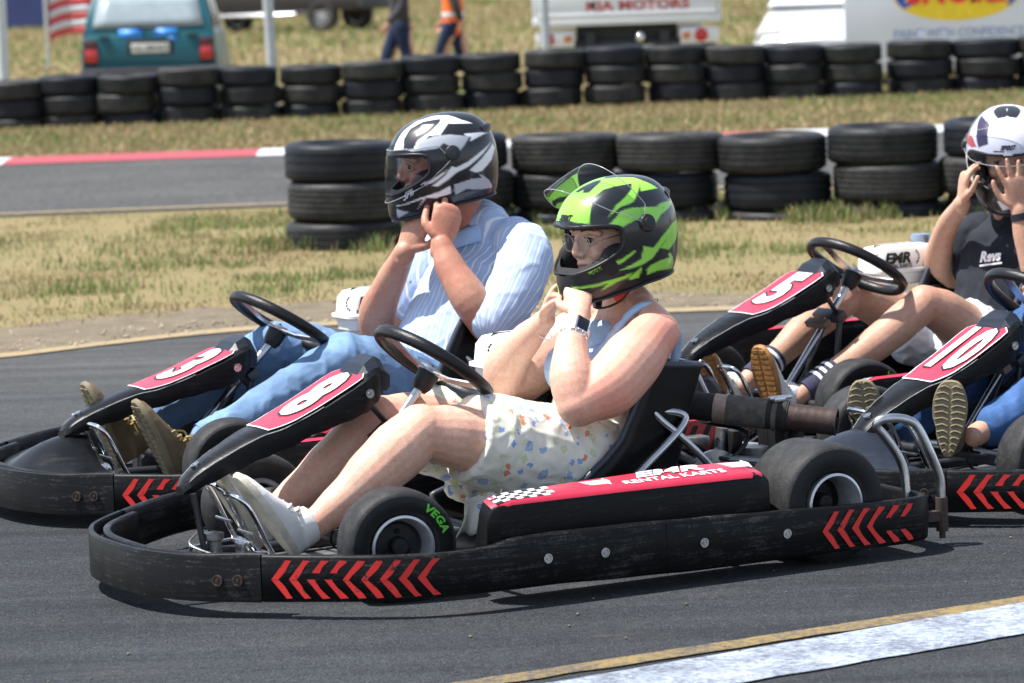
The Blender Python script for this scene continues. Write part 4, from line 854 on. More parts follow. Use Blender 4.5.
def inpoly(x, y, poly):
    ins = np.zeros(x.shape, bool); n = len(poly); j = n - 1
    for i in range(n):
        xi, yi = poly[i]; xj, yj = poly[j]
        if yi != yj: ins ^= ((yi > y) != (yj > y)) & (x < (xj - xi) * (y - yi) / (yj - yi) + xi)
        j = i
    return ins
HC = {'k': (.008, .009, .012), 'g': (.30, .72, .075), 'w': (.82, .83, .84), 's': (.42, .45, .49), 'p': (.03, .02, .055), 'r': (.6, .04, .04)}
def helmet_mat():
    m, t, p, co = base('helmet_shell'); a = t.new('ShaderNodeAttribute', attribute_name='paint'); t.l.new(a.outputs['Color'], p.inputs['Base Color'])
    p.inputs['Roughness'].default_value = .35; p.inputs['Coat Weight'].default_value = .35; p.inputs['Coat Roughness'].default_value = .1; return m
H_SHELL = helmet_mat(); H_LINER = mat('helmet_liner', (.012, .012, .013), .8); H_TRIM = mat('helmet_rubber', (.01, .01, .011), .45)
H_CLEAR = emitless_glass('clear_visor', (.88, .90, .91), .03, .5); H_TINT = emitless_glass('tinted_visor', (.80, .81, .87), .02, .3); H_DARKV = emitless_glass('smoked_visor', (.42, .42, .5), .04, .5)
H_GREY = mat('helmet_grey', (.12, .12, .125), .5); H_REDL = mat('strap_red', (.5, .03, .02), .6)
PORT = dict(th=66)
def plo(th): return -.062 + .034 * min(1.2, (abs(th) / 66) ** 2)
def phi_(th): return .044 - .004 * (abs(th) / 66) ** 2
def inport(th, z, g=0.0):
    a = abs(th) / (PORT['th'] + g * 400); lo, hi = plo(th), phi_(th); b = abs(z - (lo + hi) / 2) / ((hi - lo) / 2 + g)
    return a ** 5 + b ** 5 < 1
def port_edge(off=0.0, g=0.0, n=90):
    pts = []
    for i in range(n):
        q = 2 * PI * i / n; c, s = math.cos(q), math.sin(q); e = 2 / 5
        th = (PORT['th'] + g * 400) * math.copysign(abs(c) ** e, c); lo, hi = plo(th), phi_(th); z = (lo + hi) / 2 + ((hi - lo) / 2 + g) * math.copysign(abs(s) ** e, s)
        pts.append(hel_pt(th, z, off))
    return pts
def helmet(body, M, key, basecol, visor, lift, word_col, scale):
    """M: helmet frame in world, x forward, z up"""
    M = M @ Matrix.Scale(scale, 4)
    th, z, G = hel_grid(200, 124); nz, nt_ = len(z), len(th); D = G / np.linalg.norm(G, axis=-1, keepdims=True)
    a = np.degrees(np.arccos(np.clip(np.abs(D[..., 1]), -1, 1))); ph = np.arctan2(D[..., 2], D[..., 0]); cx, cy = a * np.cos(ph), a * np.sin(ph)
    colr = np.tile(np.array(HC[basecol]), (nz, nt_, 1))
    for c, poly in HPOLY[key]:
        acc = np.zeros(cx.shape)
        for dx, dy in ((-.3, -.3), (.3, -.3), (-.3, .3), (.3, .3)): acc += inpoly(cx + dx, cy + dy, poly)
        acc = (acc / 4)[..., None]; colr = colr * (1 - acc) + np.array(HC[c]) * acc
    thd = np.degrees(th); fs = []
    for i in range(nz - 1):
        zc = (z[i] + z[i + 1]) / 2
        for j in range(nt_):
            tc = thd[j] + .9
            if not inport(tc, zc): fs.append((i * nt_ + j, i * nt_ + (j + 1) % nt_, (i + 1) * nt_ + (j + 1) % nt_, (i + 1) * nt_ + j))
    r = body
    while r.parent is not None: r = r.parent
    me = bpy.data.meshes.new('helmet'); me.from_pydata([tuple(v) for v in G.reshape(-1, 3)], [], fs)
    at = me.attributes.new('paint', 'FLOAT_COLOR', 'POINT'); at.data.foreach_set('color', np.concatenate([colr.reshape(-1, 3), np.ones((nz * nt_, 1))], 1).astype(np.float32).ravel())
    me.transform(ROOT[r.name].inverted() @ M); me.update(); bm = bmesh.new(); bm.from_mesh(me); bmesh.ops.delete(bm, geom=[v for v in bm.verts if not v.link_faces], context='VERTS'); bmesh.ops.recalc_face_normals(bm, faces=bm.faces); bm.to_mesh(me); bm.free()
    hel = put(me, 'helmet', H_SHELL, body, 180)
    # liner
    mb = MB(); th2, z2, G2 = hel_grid(72, 44); G2 = G2 * np.array([.93, .93, .93]); t2 = np.degrees(th2); fs = []
    for i in range(43):
        for j in range(72):
            if not inport(t2[j] + 2.5, (z2[i] + z2[i + 1]) / 2 * .93, -.006): fs.append((i * 72 + j, i * 72 + (j + 1) % 72, (i + 1) * 72 + (j + 1) % 72, (i + 1) * 72 + j))
    mb.add([tuple(v) for v in G2.reshape(-1, 3)], fs)
    e0, e1 = port_edge(-.001, .001), [p * .925 for p in port_edge(0, -.006)]; mb.rings([e0, e1], caps=False)
    bot = [hel_pt(q, -.1245, 0) for q in range(-180, 180, 5)]; mb.rings([bot, [Vector((p.x * .90, p.y * .9, p.z - .005)) for p in bot], [Vector((p.x * .8, p.y * .8, p.z + .02)) for p in bot]], caps=False)
    part(mb, 'liner', H_LINER, hel, M, 180)
    mb = MB(); mb.tube(port_edge(.002, .001), .0042, 8, closed=True); mb.tube([hel_pt(q, -.124, .0015) for q in range(-180, 180, 4)], (.004, .005), 8, closed=True); part(mb, 'rubber_trim', H_TRIM, hel, M, 180)
    # padded cheek pieces inside the opening
    mb = MB()
    for s in (1, -1): mb.ball((.075, s * .088, -.055), (.05, .022, .045), 16, 10)
    mb.ball((.135, 0, -.098), (.028, .07, .025), 16, 10); part(mb, 'cheek_pads', H_LINER, hel, M, 180)
    # hinge discs
    piv = Vector((-.004, 0, .026))
    for s in (1, -1):
        mb = MB(); p = hel_pt(s * 91, .026, .004); Mx = Matrix.Translation(p) @ Vector((0, s, .22)).to_track_quat('Z', 'Y').to_matrix().to_4x4()
        mb.lathe([(.001, .009), (.012, .0085), (.0125, .006), (.019, .005), (.0215, .002), (.0225, -.006), (.001, -.006)], 26, Mx, closed=False); part(mb, 'visor_hinge', H_TRIM, hel, M, 40)
    # visor: a real curved sheet turned about the hinge
    rows = []; R = Matrix.Translation(piv) @ Matrix.Rotation(-math.radians(lift), 4, 'Y') @ Matrix.Translation(-piv)
    for zi in range(15):
        row = []; f = zi / 14; tmax = 62 + 26 * math.sin(PI * min(1, f * 1.0 + .05)) ** .5 if f < .5 else 88 - 10 * (f - .5) * 2
        if f < .5: tmax = 60 + 28 * (f / .5) ** .6
        for j in range(41):
            t_ = -tmax + 2 * tmax * j / 40; zz = (plo(t_) - (.014 if lift < 5 else -.004)) * (1 - f) + (phi_(t_) + .014) * f; p = hel_pt(t_, zz, .0045); p.x *= 1.01; row.append(tuple(R @ p))
        rows.append(row)
    mb = MB(); mb.grid(rows); vz = part(mb, 'visor', visor, hel, M, 180)
    mb = MB(); e = rows[0] + [r_[-1] for r_ in rows[1:]] + rows[-1][::-1][1:] + [r_[0] for r_ in rows[-2:0:-1]]; mb.tube(e, .0011, 5, closed=True); part(mb, 'visor_edge', mat('visor_edge', (.35, .36, .38), .2), vz, M, 180) if False else part(mb, 'visor_edge', mat('visor_edge', (.35, .36, .38), .2), hel, M, 180)
    mb = MB(); rr = []
    for t_ in range(140, 221, 8):
        q = 1 - ((t_ - 180) / 42) ** 2; rr.append([tuple(hel_pt(t_, .079, .0)), tuple(hel_pt(t_, .076, .009 * q + .002)), tuple(hel_pt(t_, .070, .010 * q + .002)), tuple(hel_pt(t_, .058, .001))])
    mb.rings(rr); part(mb, 'rear_lip', H_TRIM, hel, M, 60)
    # lettering on the brow and on the chin side
    wm = {'k': K_BLACK, 'w': K_WHITE}[word_col[0]]; mb = MB(); n_s = 'SPIRIT'
    add_text(mb, n_s, .021, lambda x, y: hel_pt(x / .15 * 57.3 + 0, .066 + y * .8, .0015), bold=.0012, shear=.3, sx=1.0)
    for t0 in (0,): mb.add([hel_pt(-22, .056, .0016), hel_pt(-6, .058, .0016), hel_pt(-6, .055, .0016), hel_pt(-20, .0535, .0016)], [(0, 1, 2, 3)])
    part(mb, 'lettering', wm, hel, M, 180)
    wm = {'k': K_BLACK, 'w': K_WHITE}[word_col[1]]; mb = MB()
    for s in (1, -1): add_text(mb, n_s, .022, lambda x, y: hel_pt(s * (46) + x / .145 * 57.3, -.060 + y + .35 * x * s, .0016), bold=.0004, shear=.3)
    part(mb, 'side_lettering', wm, hel, M, 180)
    return hel
def hframe(P, yaw, pitch, roll=0):
    return Matrix.Translation(P) @ Matrix.Rotation(math.radians(yaw), 4, 'Z') @ Matrix.Rotation(math.radians(pitch), 4, 'Y') @ Matrix.Rotation(math.radians(roll), 4, 'X')

# ------------------------------------------------------------------ bodies
def skin(name, c, red):
    m, t, p, co = base(name); n = t.noise(co, 7, 4, .6); n2 = t.noise(co, 55, 4, .7); n3 = t.noise(co, 210, 3, .7); c4 = (*c, 1)
    col = t.mix(t.ramp(n, (.38, (0, 0, 0)), (.68, (.75, .75, .75))), c4, (*red, 1)); col = t.mix(1.0, col, t.ramp(n2, (.3, (.86, .82, .80)), (.7, (1.07, 1.06, 1.06))), 'MULTIPLY'); col = t.mix(1.0, col, t.ramp(n3, (.3, (.90, .88, .87)), (.65, (1.04, 1.04, 1.04))), 'MULTIPLY')
    a = t.new('ShaderNodeAttribute', attribute_name='flush'); col = t.mix(a.outputs['Fac'], col, (red[0] * 1.0, red[1] * .72, red[2] * .7, 1))
    t.l.new(col, p.inputs['Base Color']); p.inputs['Roughness'].default_value = .48; p.inputs['Specular IOR Level'].default_value = .4
    p.inputs['Subsurface Weight'].default_value = .25; p.inputs['Subsurface Radius'].default_value = (.012, .004, .002); p.inputs['Subsurface Scale'].default_value = 1
    t.l.new(t.bump(t.math('ADD', n2, n3), .3, .0025), p.inputs['Normal']); return m
S_WOMAN = skin('skin_fair', (.71, .46, .345), (.69, .35, .255)); S_MAN = skin('skin_tanned', (.50, .27, .185), (.50, .19, .125)); S_MAN2 = skin('skin_warm', (.55, .34, .24), (.5, .27, .18))
def denim(name, c):
    m, t, p, co = base(name); n = t.noise(co, 9, 5, .6); n2 = t.noise(t.mapping(co, (1, 1, 3)), 260, 3, .6); c = lin(c)
    col = t.ramp(n, (.3, tuple(x * .72 for x in c[:3])), (.55, c[:3]), (.75, tuple(min(1, x * 1.5 + .02) for x in c[:3]))); col = t.mix(1.0, col, t.ramp(n2, (.3, (.82, .82, .84)), (.7, (1.12, 1.12, 1.1))), 'MULTIPLY')
    t.l.new(col, p.inputs['Base Color']); p.inputs['Roughness'].default_value = .85; p.inputs['Specular IOR Level'].default_value = .2; t.l.new(t.bump(t.math('ADD', n2, n), .3, .003), p.inputs['Normal']); return m
D_LIGHT = denim('light_denim', (.165, .27, .43)); D_DARK = denim('blue_denim', (.045, .105, .25)); D_NAVY = denim('navy_denim', (.018, .03, .07))
def cloth(name, c, rough=.85, var=.06):
    m = mat(name, c, rough, 0, var, 18, .25, 320, .2); return m
def striped():
    m, t, p, co = base('striped_cotton'); a = t.new('ShaderNodeAttribute', attribute_name='u'); w_ = t.math('FRACT', t.math('MULTIPLY', a.outputs['Fac'], 1 / .021)); w2 = t.math('FRACT', t.math('MULTIPLY_ADD', a.outputs['Fac'], 1 / .021, .46))
    s1 = t.math('LESS_THAN', t.math('ABSOLUTE', t.math('SUBTRACT', w_, .5)), .10); s2 = t.math('LESS_THAN', t.math('ABSOLUTE', t.math('SUBTRACT', w2, .5)), .03)
    n = t.noise(co, 12, 3); col = t.mix(t.ramp(n, (.3, (0, 0, 0)), (.7, (1, 1, 1))), (.40, .54, .78, 1), (.48, .61, .82, 1)); col = t.mix(s1, col, (.86, .88, .92, 1)); col = t.mix(s2, col, (.62, .62, .84, 1))
    t.l.new(col, p.inputs['Base Color']); p.inputs['Roughness'].default_value = .85; p.inputs['Specular IOR Level'].default_value = .15; t.l.new(t.bump(t.noise(co, 300, 2), .15, .002), p.inputs['Normal'])
    tr = t.new('ShaderNodeBsdfTranslucent'); tr.inputs[0].default_value = (.4, .55, .8, 1); mx = t.new('ShaderNodeMixShader'); mx.inputs[0].default_value = .12; t.l.new(p.outputs[0], mx.inputs[1]); t.l.new(tr.outputs[0], mx.inputs[2]); t.l.new(mx.outputs[0], t.n['Material Output'].inputs[0]); return m
C_STRIPE = striped()
def floral():
    m, t, p, co = base('floral_cotton'); col = (.80, .78, .70, 1)
    nz_ = t.noise(co, 40, 3); cur = t.mix(t.ramp(nz_, (.3, (0, 0, 0)), (.7, (1, 1, 1))), (.70, .675, .575, 1), (.82, .79, .70, 1))
    dist = t.new('ShaderNodeTexNoise'); dist.inputs['Scale'].default_value = 95; dist.inputs['Detail'].default_value = 2; t.l.new(co, dist.inputs['Vector'])
    def flowers(off, sc, size, c, c2, cur, dens):
        mp = t.new('ShaderNodeMapping'); mp.inputs['Location'].default_value = off; t.l.new(co, mp.inputs[0])
        ad = t.new('ShaderNodeVectorMath', operation='MULTIPLY_ADD'); t.l.new(dist.outputs['Color'], ad.inputs[0]); ad.inputs[1].default_value = (.020, .020, .020); t.l.new(mp.outputs[0], ad.inputs[2])
        vo = t.new('ShaderNodeTexVoronoi'); vo.inputs['Scale'].default_value = sc; t.l.new(ad.outputs[0], vo.inputs['Vector'])
        sel = t.new('ShaderNodeSeparateColor'); t.l.new(vo.outputs['Color'], sel.inputs[0])
        on = t.math('MULTIPLY', t.math('LESS_THAN', vo.outputs['Distance'], size), t.math('LESS_THAN', sel.outputs[0], dens)); cur = t.mix(on, cur, c)
        on2 = t.math('MULTIPLY', t.math('LESS_THAN', vo.outputs['Distance'], size * .38), t.math('LESS_THAN', sel.outputs[0], dens)); return t.mix(on2, cur, c2)
    cur = flowers((5, 2, 1), 34, .37, (.60, .64, .40, 1), (.72, .73, .50, 1), cur, .42)
    cur = flowers((.3, .2, .7), 27, .38, (.36, .46, .64, 1), (.55, .58, .46, 1), cur, .26)
    cur = flowers((2.1, 1.3, .4), 38, .36, (.70, .27, .17, 1), (.80, .5, .3, 1), cur, .16)
    cur = flowers((7.7, 3.3, 2.4), 42, .34, (.24, .36, .66, 1), (.4, .5, .72, 1), cur, .16)
    t.l.new(cur, p.inputs['Base Color']); p.inputs['Roughness'].default_value = .85; p.inputs['Specular IOR Level'].default_value = .15; return m
C_FLORAL = floral(); C_TOP = cloth('pale_blue_rib', (.38, .52, .72)); C_BLACKT = cloth('black_tshirt', (.022, .024, .032), .9, .2); C_SHORTS = cloth('white_shorts', (.72, .73, .78))
C_SUEDE = mat('brown_suede', (.17, .125, .075), .9, 0, .25, 20, .5, 150, .15); C_SOLE = mat('pale_sole', (.20, .165, .10), .8, 0, .25, 30, .7, 110); C_LACE = mat('yellow_lace', (.5, .36, .12), .8)
C_WSHOE = mat('white_leather', (.74, .73, .70), .45, 0, .05, 20, .15, 60); C_WSOLE = mat('worn_pale_sole', (.55, .5, .4), .7, 0, .2, 30, .3, 90); C_GUM = mat('gum_sole', (.36, .17, .05), .6, 0, .3, 40, .8, 100); C_SOCK = mat('navy_sock', (.035, .035, .07), .9)
C_GREYS = mat('grey_suede', (.35, .34, .28), .8, 0, .2, 20, .5, 90)
def limb(mb, pts, rad, k=4, up=None, n=20): mb.tube(pts, rad, n, k=k, round_caps=True, up=up)
def hand(mb, W, D, N, T, curl=(.5, .5, .5, .5), thumb=(.6, .5), sc=1.0, spread=0.0, palm=.085):
    """W wrist, D towards the fingers, N the way the palm faces, T thumb side"""
    W, D, N = Vector(W), Vector(D).normalized(), Vector(N); N = (N - D * N.dot(D)).normalized(); T = Vector(T); T = (T - D * T.dot(D) - N * T.dot(N)).normalized(); s = sc
    P = W + D * palm * s
    mb.tube([W - D * .02 * s, W + D * .012 * s, W + D * .045 * s, W + D * .075 * s, P], [(.021 * s, .027 * s), (.0175 * s, .030 * s), (.0155 * s, .038 * s), (.0135 * s, .040 * s), (.0115 * s, .036 * s)], 18, k=2, up=N, round_caps=True)
    for i, (o, L, r) in enumerate(((.029, .072, .0088), (.0098, .080, .009), (-.0098, .075, .0086), (-.028, .06, .0076))):
        b = P + T * o * s - D * (.006 + .006 * abs(i - 1)) * s; d = (D + T * spread * (1 - i * .66)).normalized(); c = curl[i]; pts = [b - d * .02 * s, b]; a = 0.0; cur = b
        ax = d; nn = N
        for seg, ang in ((.44, c * 1.25), (.31, c * 1.45), (.25, c * .9)):
            a += ang; dd = ax * math.cos(a) + nn * math.sin(a); cur = cur + dd * L * seg * s; pts.append(cur)
        rr = [r * s * 1.05, r * s * 1.1, r * s * 1.0, r * s * .93, r * s * .8]; limb(mb, pts, rr, 2, n=10)
    b = W + D * .022 * s + T * .022 * s; d0 = (D * .62 + T * .75 + N * .25).normalized(); d1 = (D * .9 + T * (.45 - thumb[0] * .5) + N * thumb[0] * .8).normalized(); d2 = (D * .9 + T * (.2 - thumb[1] * .5) + N * thumb[1]).normalized()
    limb(mb, [b, b + d0 * .038 * s, b + d0 * .038 * s + d1 * .032 * s, b + d0 * .038 * s + d1 * .032 * s + d2 * .025 * s], [.015 * s, .0115 * s, .0098 * s, .0082 * s], 2, n=10)
def sole_outline(n=28, w=.044, L=.27):
    pts = []
    for i in range(n):
        q = 2 * PI * i / n; x = L / 2 - L / 2 * math.cos(q); s = math.sin(q); t_ = x / L; wd = w * (.78 + .30 * math.sin(PI * (t_ * 1.05 - .28)) + (-.1 if .3 < t_ < .5 and s < 0 else 0)); pts.append((x, math.copysign(abs(s) ** .62, s) * wd))
    return pts
def shoe(root, F, heel, toe, ankle, m_up, m_sole, sole_t=.022, high=False, laces=None, lateral=(0, 1, 0), tread=0, Lg=None):
    """heel and toe lie on the ground side of the sole"""
    heel, toe, ankle = Vector(heel), Vector(toe), Vector(ankle); X = (toe - heel); L = Lg or X.length; X = X.normalized(); Z = (ankle - heel) - X * (ankle - heel).dot(X); Y0 = Vector(lateral); Y0 = (Y0 - X * Y0.dot(X)).normalized(); Z = X.cross(Y0); Z = Z if Z.dot(ankle - heel) > 0 else -Z; Y = Z.cross(X)
    M = Matrix(((X.x, Y.x, Z.x, heel.x), (X.y, Y.y, Z.y, heel.y), (X.z, Y.z, Z.z, heel.z), (0, 0, 0, 1))); ol = sole_outline(L=L); mb = MB()
    A = M.inverted() @ ankle
    def ring(f, z, sh=0): c = L * .42; return [((x - c) * f + c + sh, y * f, z) for x, y in ol]
    rs = []
    for t_, hw_, hh in ((0.015, .45, .050), (.05, .78, .070), (.12, .93, .086), (.22, .97, .094), (.34, .97, .090), (.46, .96, .078), (.60, .97, .062), (.74, .97, .050), (.87, .9, .041), (.95, .72, .033), (.99, .45, .024)):
        x = t_ * L; hw = np.interp(x, [p[0] for p in ol[:15]], [abs(p[1]) for p in ol[:15]]); hw = max(hw, .018) * hw_; hh = max(hh * (1.15 if high else 1), sole_t + .004)
        rs.append([(x, hw * math.cos(q) * (1 if math.sin(q) > 0 else 1), (sole_t - .004) + (hh - sole_t) * max(0, math.sin(q)) ** .8 if q < PI + .01 else sole_t - .004) for q in np.linspace(0, PI, 13)] + [(x, -hw * .5, sole_t - .006), (x, hw * .5, sole_t - .006)])
    mb.rings(rs)
    c0 = Vector((L * .20, 0, .055)); c1 = Vector((A.x, 0, A.z)) ; 
    for f0 in (0,): mb.tube([c0, c0.lerp(c1, .4), c0.lerp(c1, .80 if not high else .95)], [(.052, .038), (.050, .040), (.046, .042)], 20, round_caps=False, up=(1, 0, 0))
    up_ = organic_local(mb, 'shoe', m_up, root, F, M, .004, 4)
    mb = MB(); mb.rings([ring(1.0, .004), ring(1.03, .009), ring(1.03, sole_t - .004), ring(.99, sole_t)])
    if tread:
        for i in range(int(L / .017)):
            x = .012 + i * .017; hw = np.interp(x, [p[0] for p in ol[:15]], [abs(p[1]) for p in ol[:15]])
            for s in (1, -1):
                if tread == 1: mb.box((x, s * hw * .5, .0032), (.010, hw * .80, .004), None)
                else: mb.tube([(x, s * .004, .0035), (x + .006, s * hw * .45, .0028), (x + .001, s * hw * .92, .0035)], (.0032, .003), 6, k=2)
    part(mb, 'sole', m_sole, up_, F @ M, 40)
    if laces:
        mb = MB(); 
        for i in range(4):
            x = L * (.34 + i * .075); z = .083 - i * .011 + (.012 if high else 0); mb.tube([(x, -.03, z - .012), (x + .006, 0, z + .004), (x + .002, .03, z - .012)], .0032, 6, k=3)
            mb.tube([(x + .015, .03, z - .014), (x + .006, 0, z + .006), (x, -.03, z - .01)], .0032, 6, k=3)
        if high:
            z = .1; mb.tube([(L * .33, 0, z), (L * .36, .03, z + .012), (L * .44, .05, z - .012), (L * .40, .02, z - .004), (L * .33, 0, z)], .0034, 6, k=4); mb.tube([(L * .33, 0, z), (L * .30, .05, z + .028), (L * .24, .09, z + .052)], .004, 6, k=4); mb.tube([(L * .33, 0, z), (L * .42, -.03, z + .012), (L * .48, -.05, z - .02)], .0034, 6, k=4)
        part(mb, 'laces', laces, up_, F @ M, 180)
    return up_
def organic_local(mb, name, m, root, F, M, vox, it):
    mb2 = MB(); mb2.v = [tuple(M @ Vector(p)) for p in mb.v]; mb2.f = mb.f; mb2.mi = mb.mi; return organic(mb2, name, m, root, F, vox, it)
def folds(sc, amp, seed=0, aniso=(1, 1, 1)):
    def f(co, no):
        c = co * np.array(aniso); a = vnoise(c, sc, seed); b = vnoise(c, sc * 2.3, seed + 7); r = (1 - np.abs(a) * 2.4); return amp * (r * .7 + b * .5 - .3)
    return f
def folds2(sc, amp, seed=0):
    def f(co, no):
        w_ = vnoise(co, sc * .8, seed + 3)[:, None] * np.array([[.03, .02, .04]]); c = (co + w_) * np.array([[1.2, 1.0, .55]]); a = vnoise(c, sc * 1.2, seed); b = vnoise(co + w_, sc * 2.6, seed + 9)
        return amp * (1.4 * np.exp(-(a * 5) ** 2) * .6 + .35 * np.exp(-(b * 5) ** 2) - .35)
    return f
def flush(centres):
    def f(co, no):
        v = np.zeros(len(co))
        for c, r, s in centres: v = np.maximum(v, s * np.exp(-((co - np.array(c)) ** 2).sum(1) / r ** 2))
        return {'flush': v}
    return f
def face(body, M, tone, glasses=False, sc=1.0):
    """face in the helmet frame"""
    M = M @ Matrix.Translation((.018, 0, 0)) @ Matrix.Scale(sc, 4); mb = MB(); mb.ball((.004, 0, -.01), (.100, .072, .112), 28, 20); mb.ball((.052, 0, -.06), (.052, .056, .06), 22, 14); mb.tube([(.089, 0, .022), (.103, 0, .0), (.113, 0, -.024), (.104, 0, -.034)], [(.008, .008), (.009, .009), (.013, .013), (.009, .012)], 12, k=3, round_caps=True)
    for s in (1, -1): mb.ball((.104, s * .012, -.032), (.010, .009, .008), 10, 8); mb.ball((.074, s * .038, -.034), (.024, .024, .022), 14, 10); mb.tube([(.092, s * .012, .024), (.09, s * .034, .028), (.074, s * .055, .018)], .0085, 10, k=3, round_caps=True)
    mb.ball((.098, 0, -.056), (.012, .024, .0065), 14, 8); mb.ball((.096, 0, -.068), (.012, .021, .0075), 14, 8)
    f = organic(mb, 'face', tone, body, M, .0032 * sc, 4)
    for s in (1, -1): mb = MB(); mb.ball((.081, s * .031, .003), .0135, 16, 12); part(mb, 'eye', mat('eye_white', (.34, .29, .26), .3), f, M, 180); mb = MB(); mb.ball((.0905, s * .0325, .002), (.0056, .0085, .0082), 12, 8); part(mb, 'iris', mat('iris_dark', (.03, .02, .015), .15), f, M, 180)
    for s in (1, -1): mb = MB(); mb.tube([(.0885, s * .016, .0105), (.0935, s * .031, .0145), (.082, s * .046, .009)], (.0045, .0045), 8, k=3, round_caps=True); mb.tube([(.0885, s * .017, -.006), (.0935, s * .031, -.0085), (.082, s * .046, -.004)], (.0035, .0035), 8, k=3, round_caps=True); part(mb, 'eyelids', tone, f, M, 180)
    mb = MB()
    for s in (1, -1):
        mb.tube([(.099, s * .014, .026), (.097, s * .034, .031), (.084, s * .052, .025)], (.0018, .0026), 6, k=3, up=(1, 0, 0)); mb.tube([(.0955, s * .018, .008), (.0975, s * .031, .0125), (.089, s * .045, .006)], .0016, 6, k=3)
    part(mb, 'brows', mat('dark_hair', (.05, .03, .02), .7), f, M, 180)
    mb = MB(); mb.ball((.1015, 0, -.058), (.010, .020, .0045), 12, 8); mb.ball((.0995, 0, -.066), (.0105, .018, .0052), 12, 8); part(mb, 'lips', mat('lip_pink', (.5, .16, .13), .4), f, M, 180)
    if glasses:
        mb = MB(); lens = MB()
        for s in (1, -1):
            pts = []
            for i in range(28): q = 2 * PI * i / 28; pts.append(Vector((.112 - .16 * abs(.034 + .024 * math.cos(q)) ** 1.2 * .5, s * (.034 + .0245 * math.cos(q)), -.002 + .0225 * math.sin(q))))
            mb.tube(pts, .0011, 6, closed=True); c = sum(pts, Vector()) / 28; lens.add([tuple(c)] + [tuple(p) for p in pts], [(0, 1 + i, 1 + (i + 1) % 28) for i in range(28)]); mb.tube([pts[0], (.07, s * .074, .004), (.02, s * .08, .006)], .0011, 6)
        mb.tube([(.1105, -.0105, .003), (.1125, 0, .006), (.1105, .0105, .003)], .0011, 6, k=3); part(mb, 'glasses', mat('thin_gold_frame', (.45, .33, .26), .3, .8), body, M, 180)
        part(lens, 'lenses', emitless_glass('glasses_lens', (.95, .94, .93), .02, .25), body, M, 180)
    return f
def seated(label, F, group='drivers seated in the go-karts'):
    Mr = F.M @ Matrix.Translation((.25, 0, .05)); return thing('person', label, 'person', Mr, group)
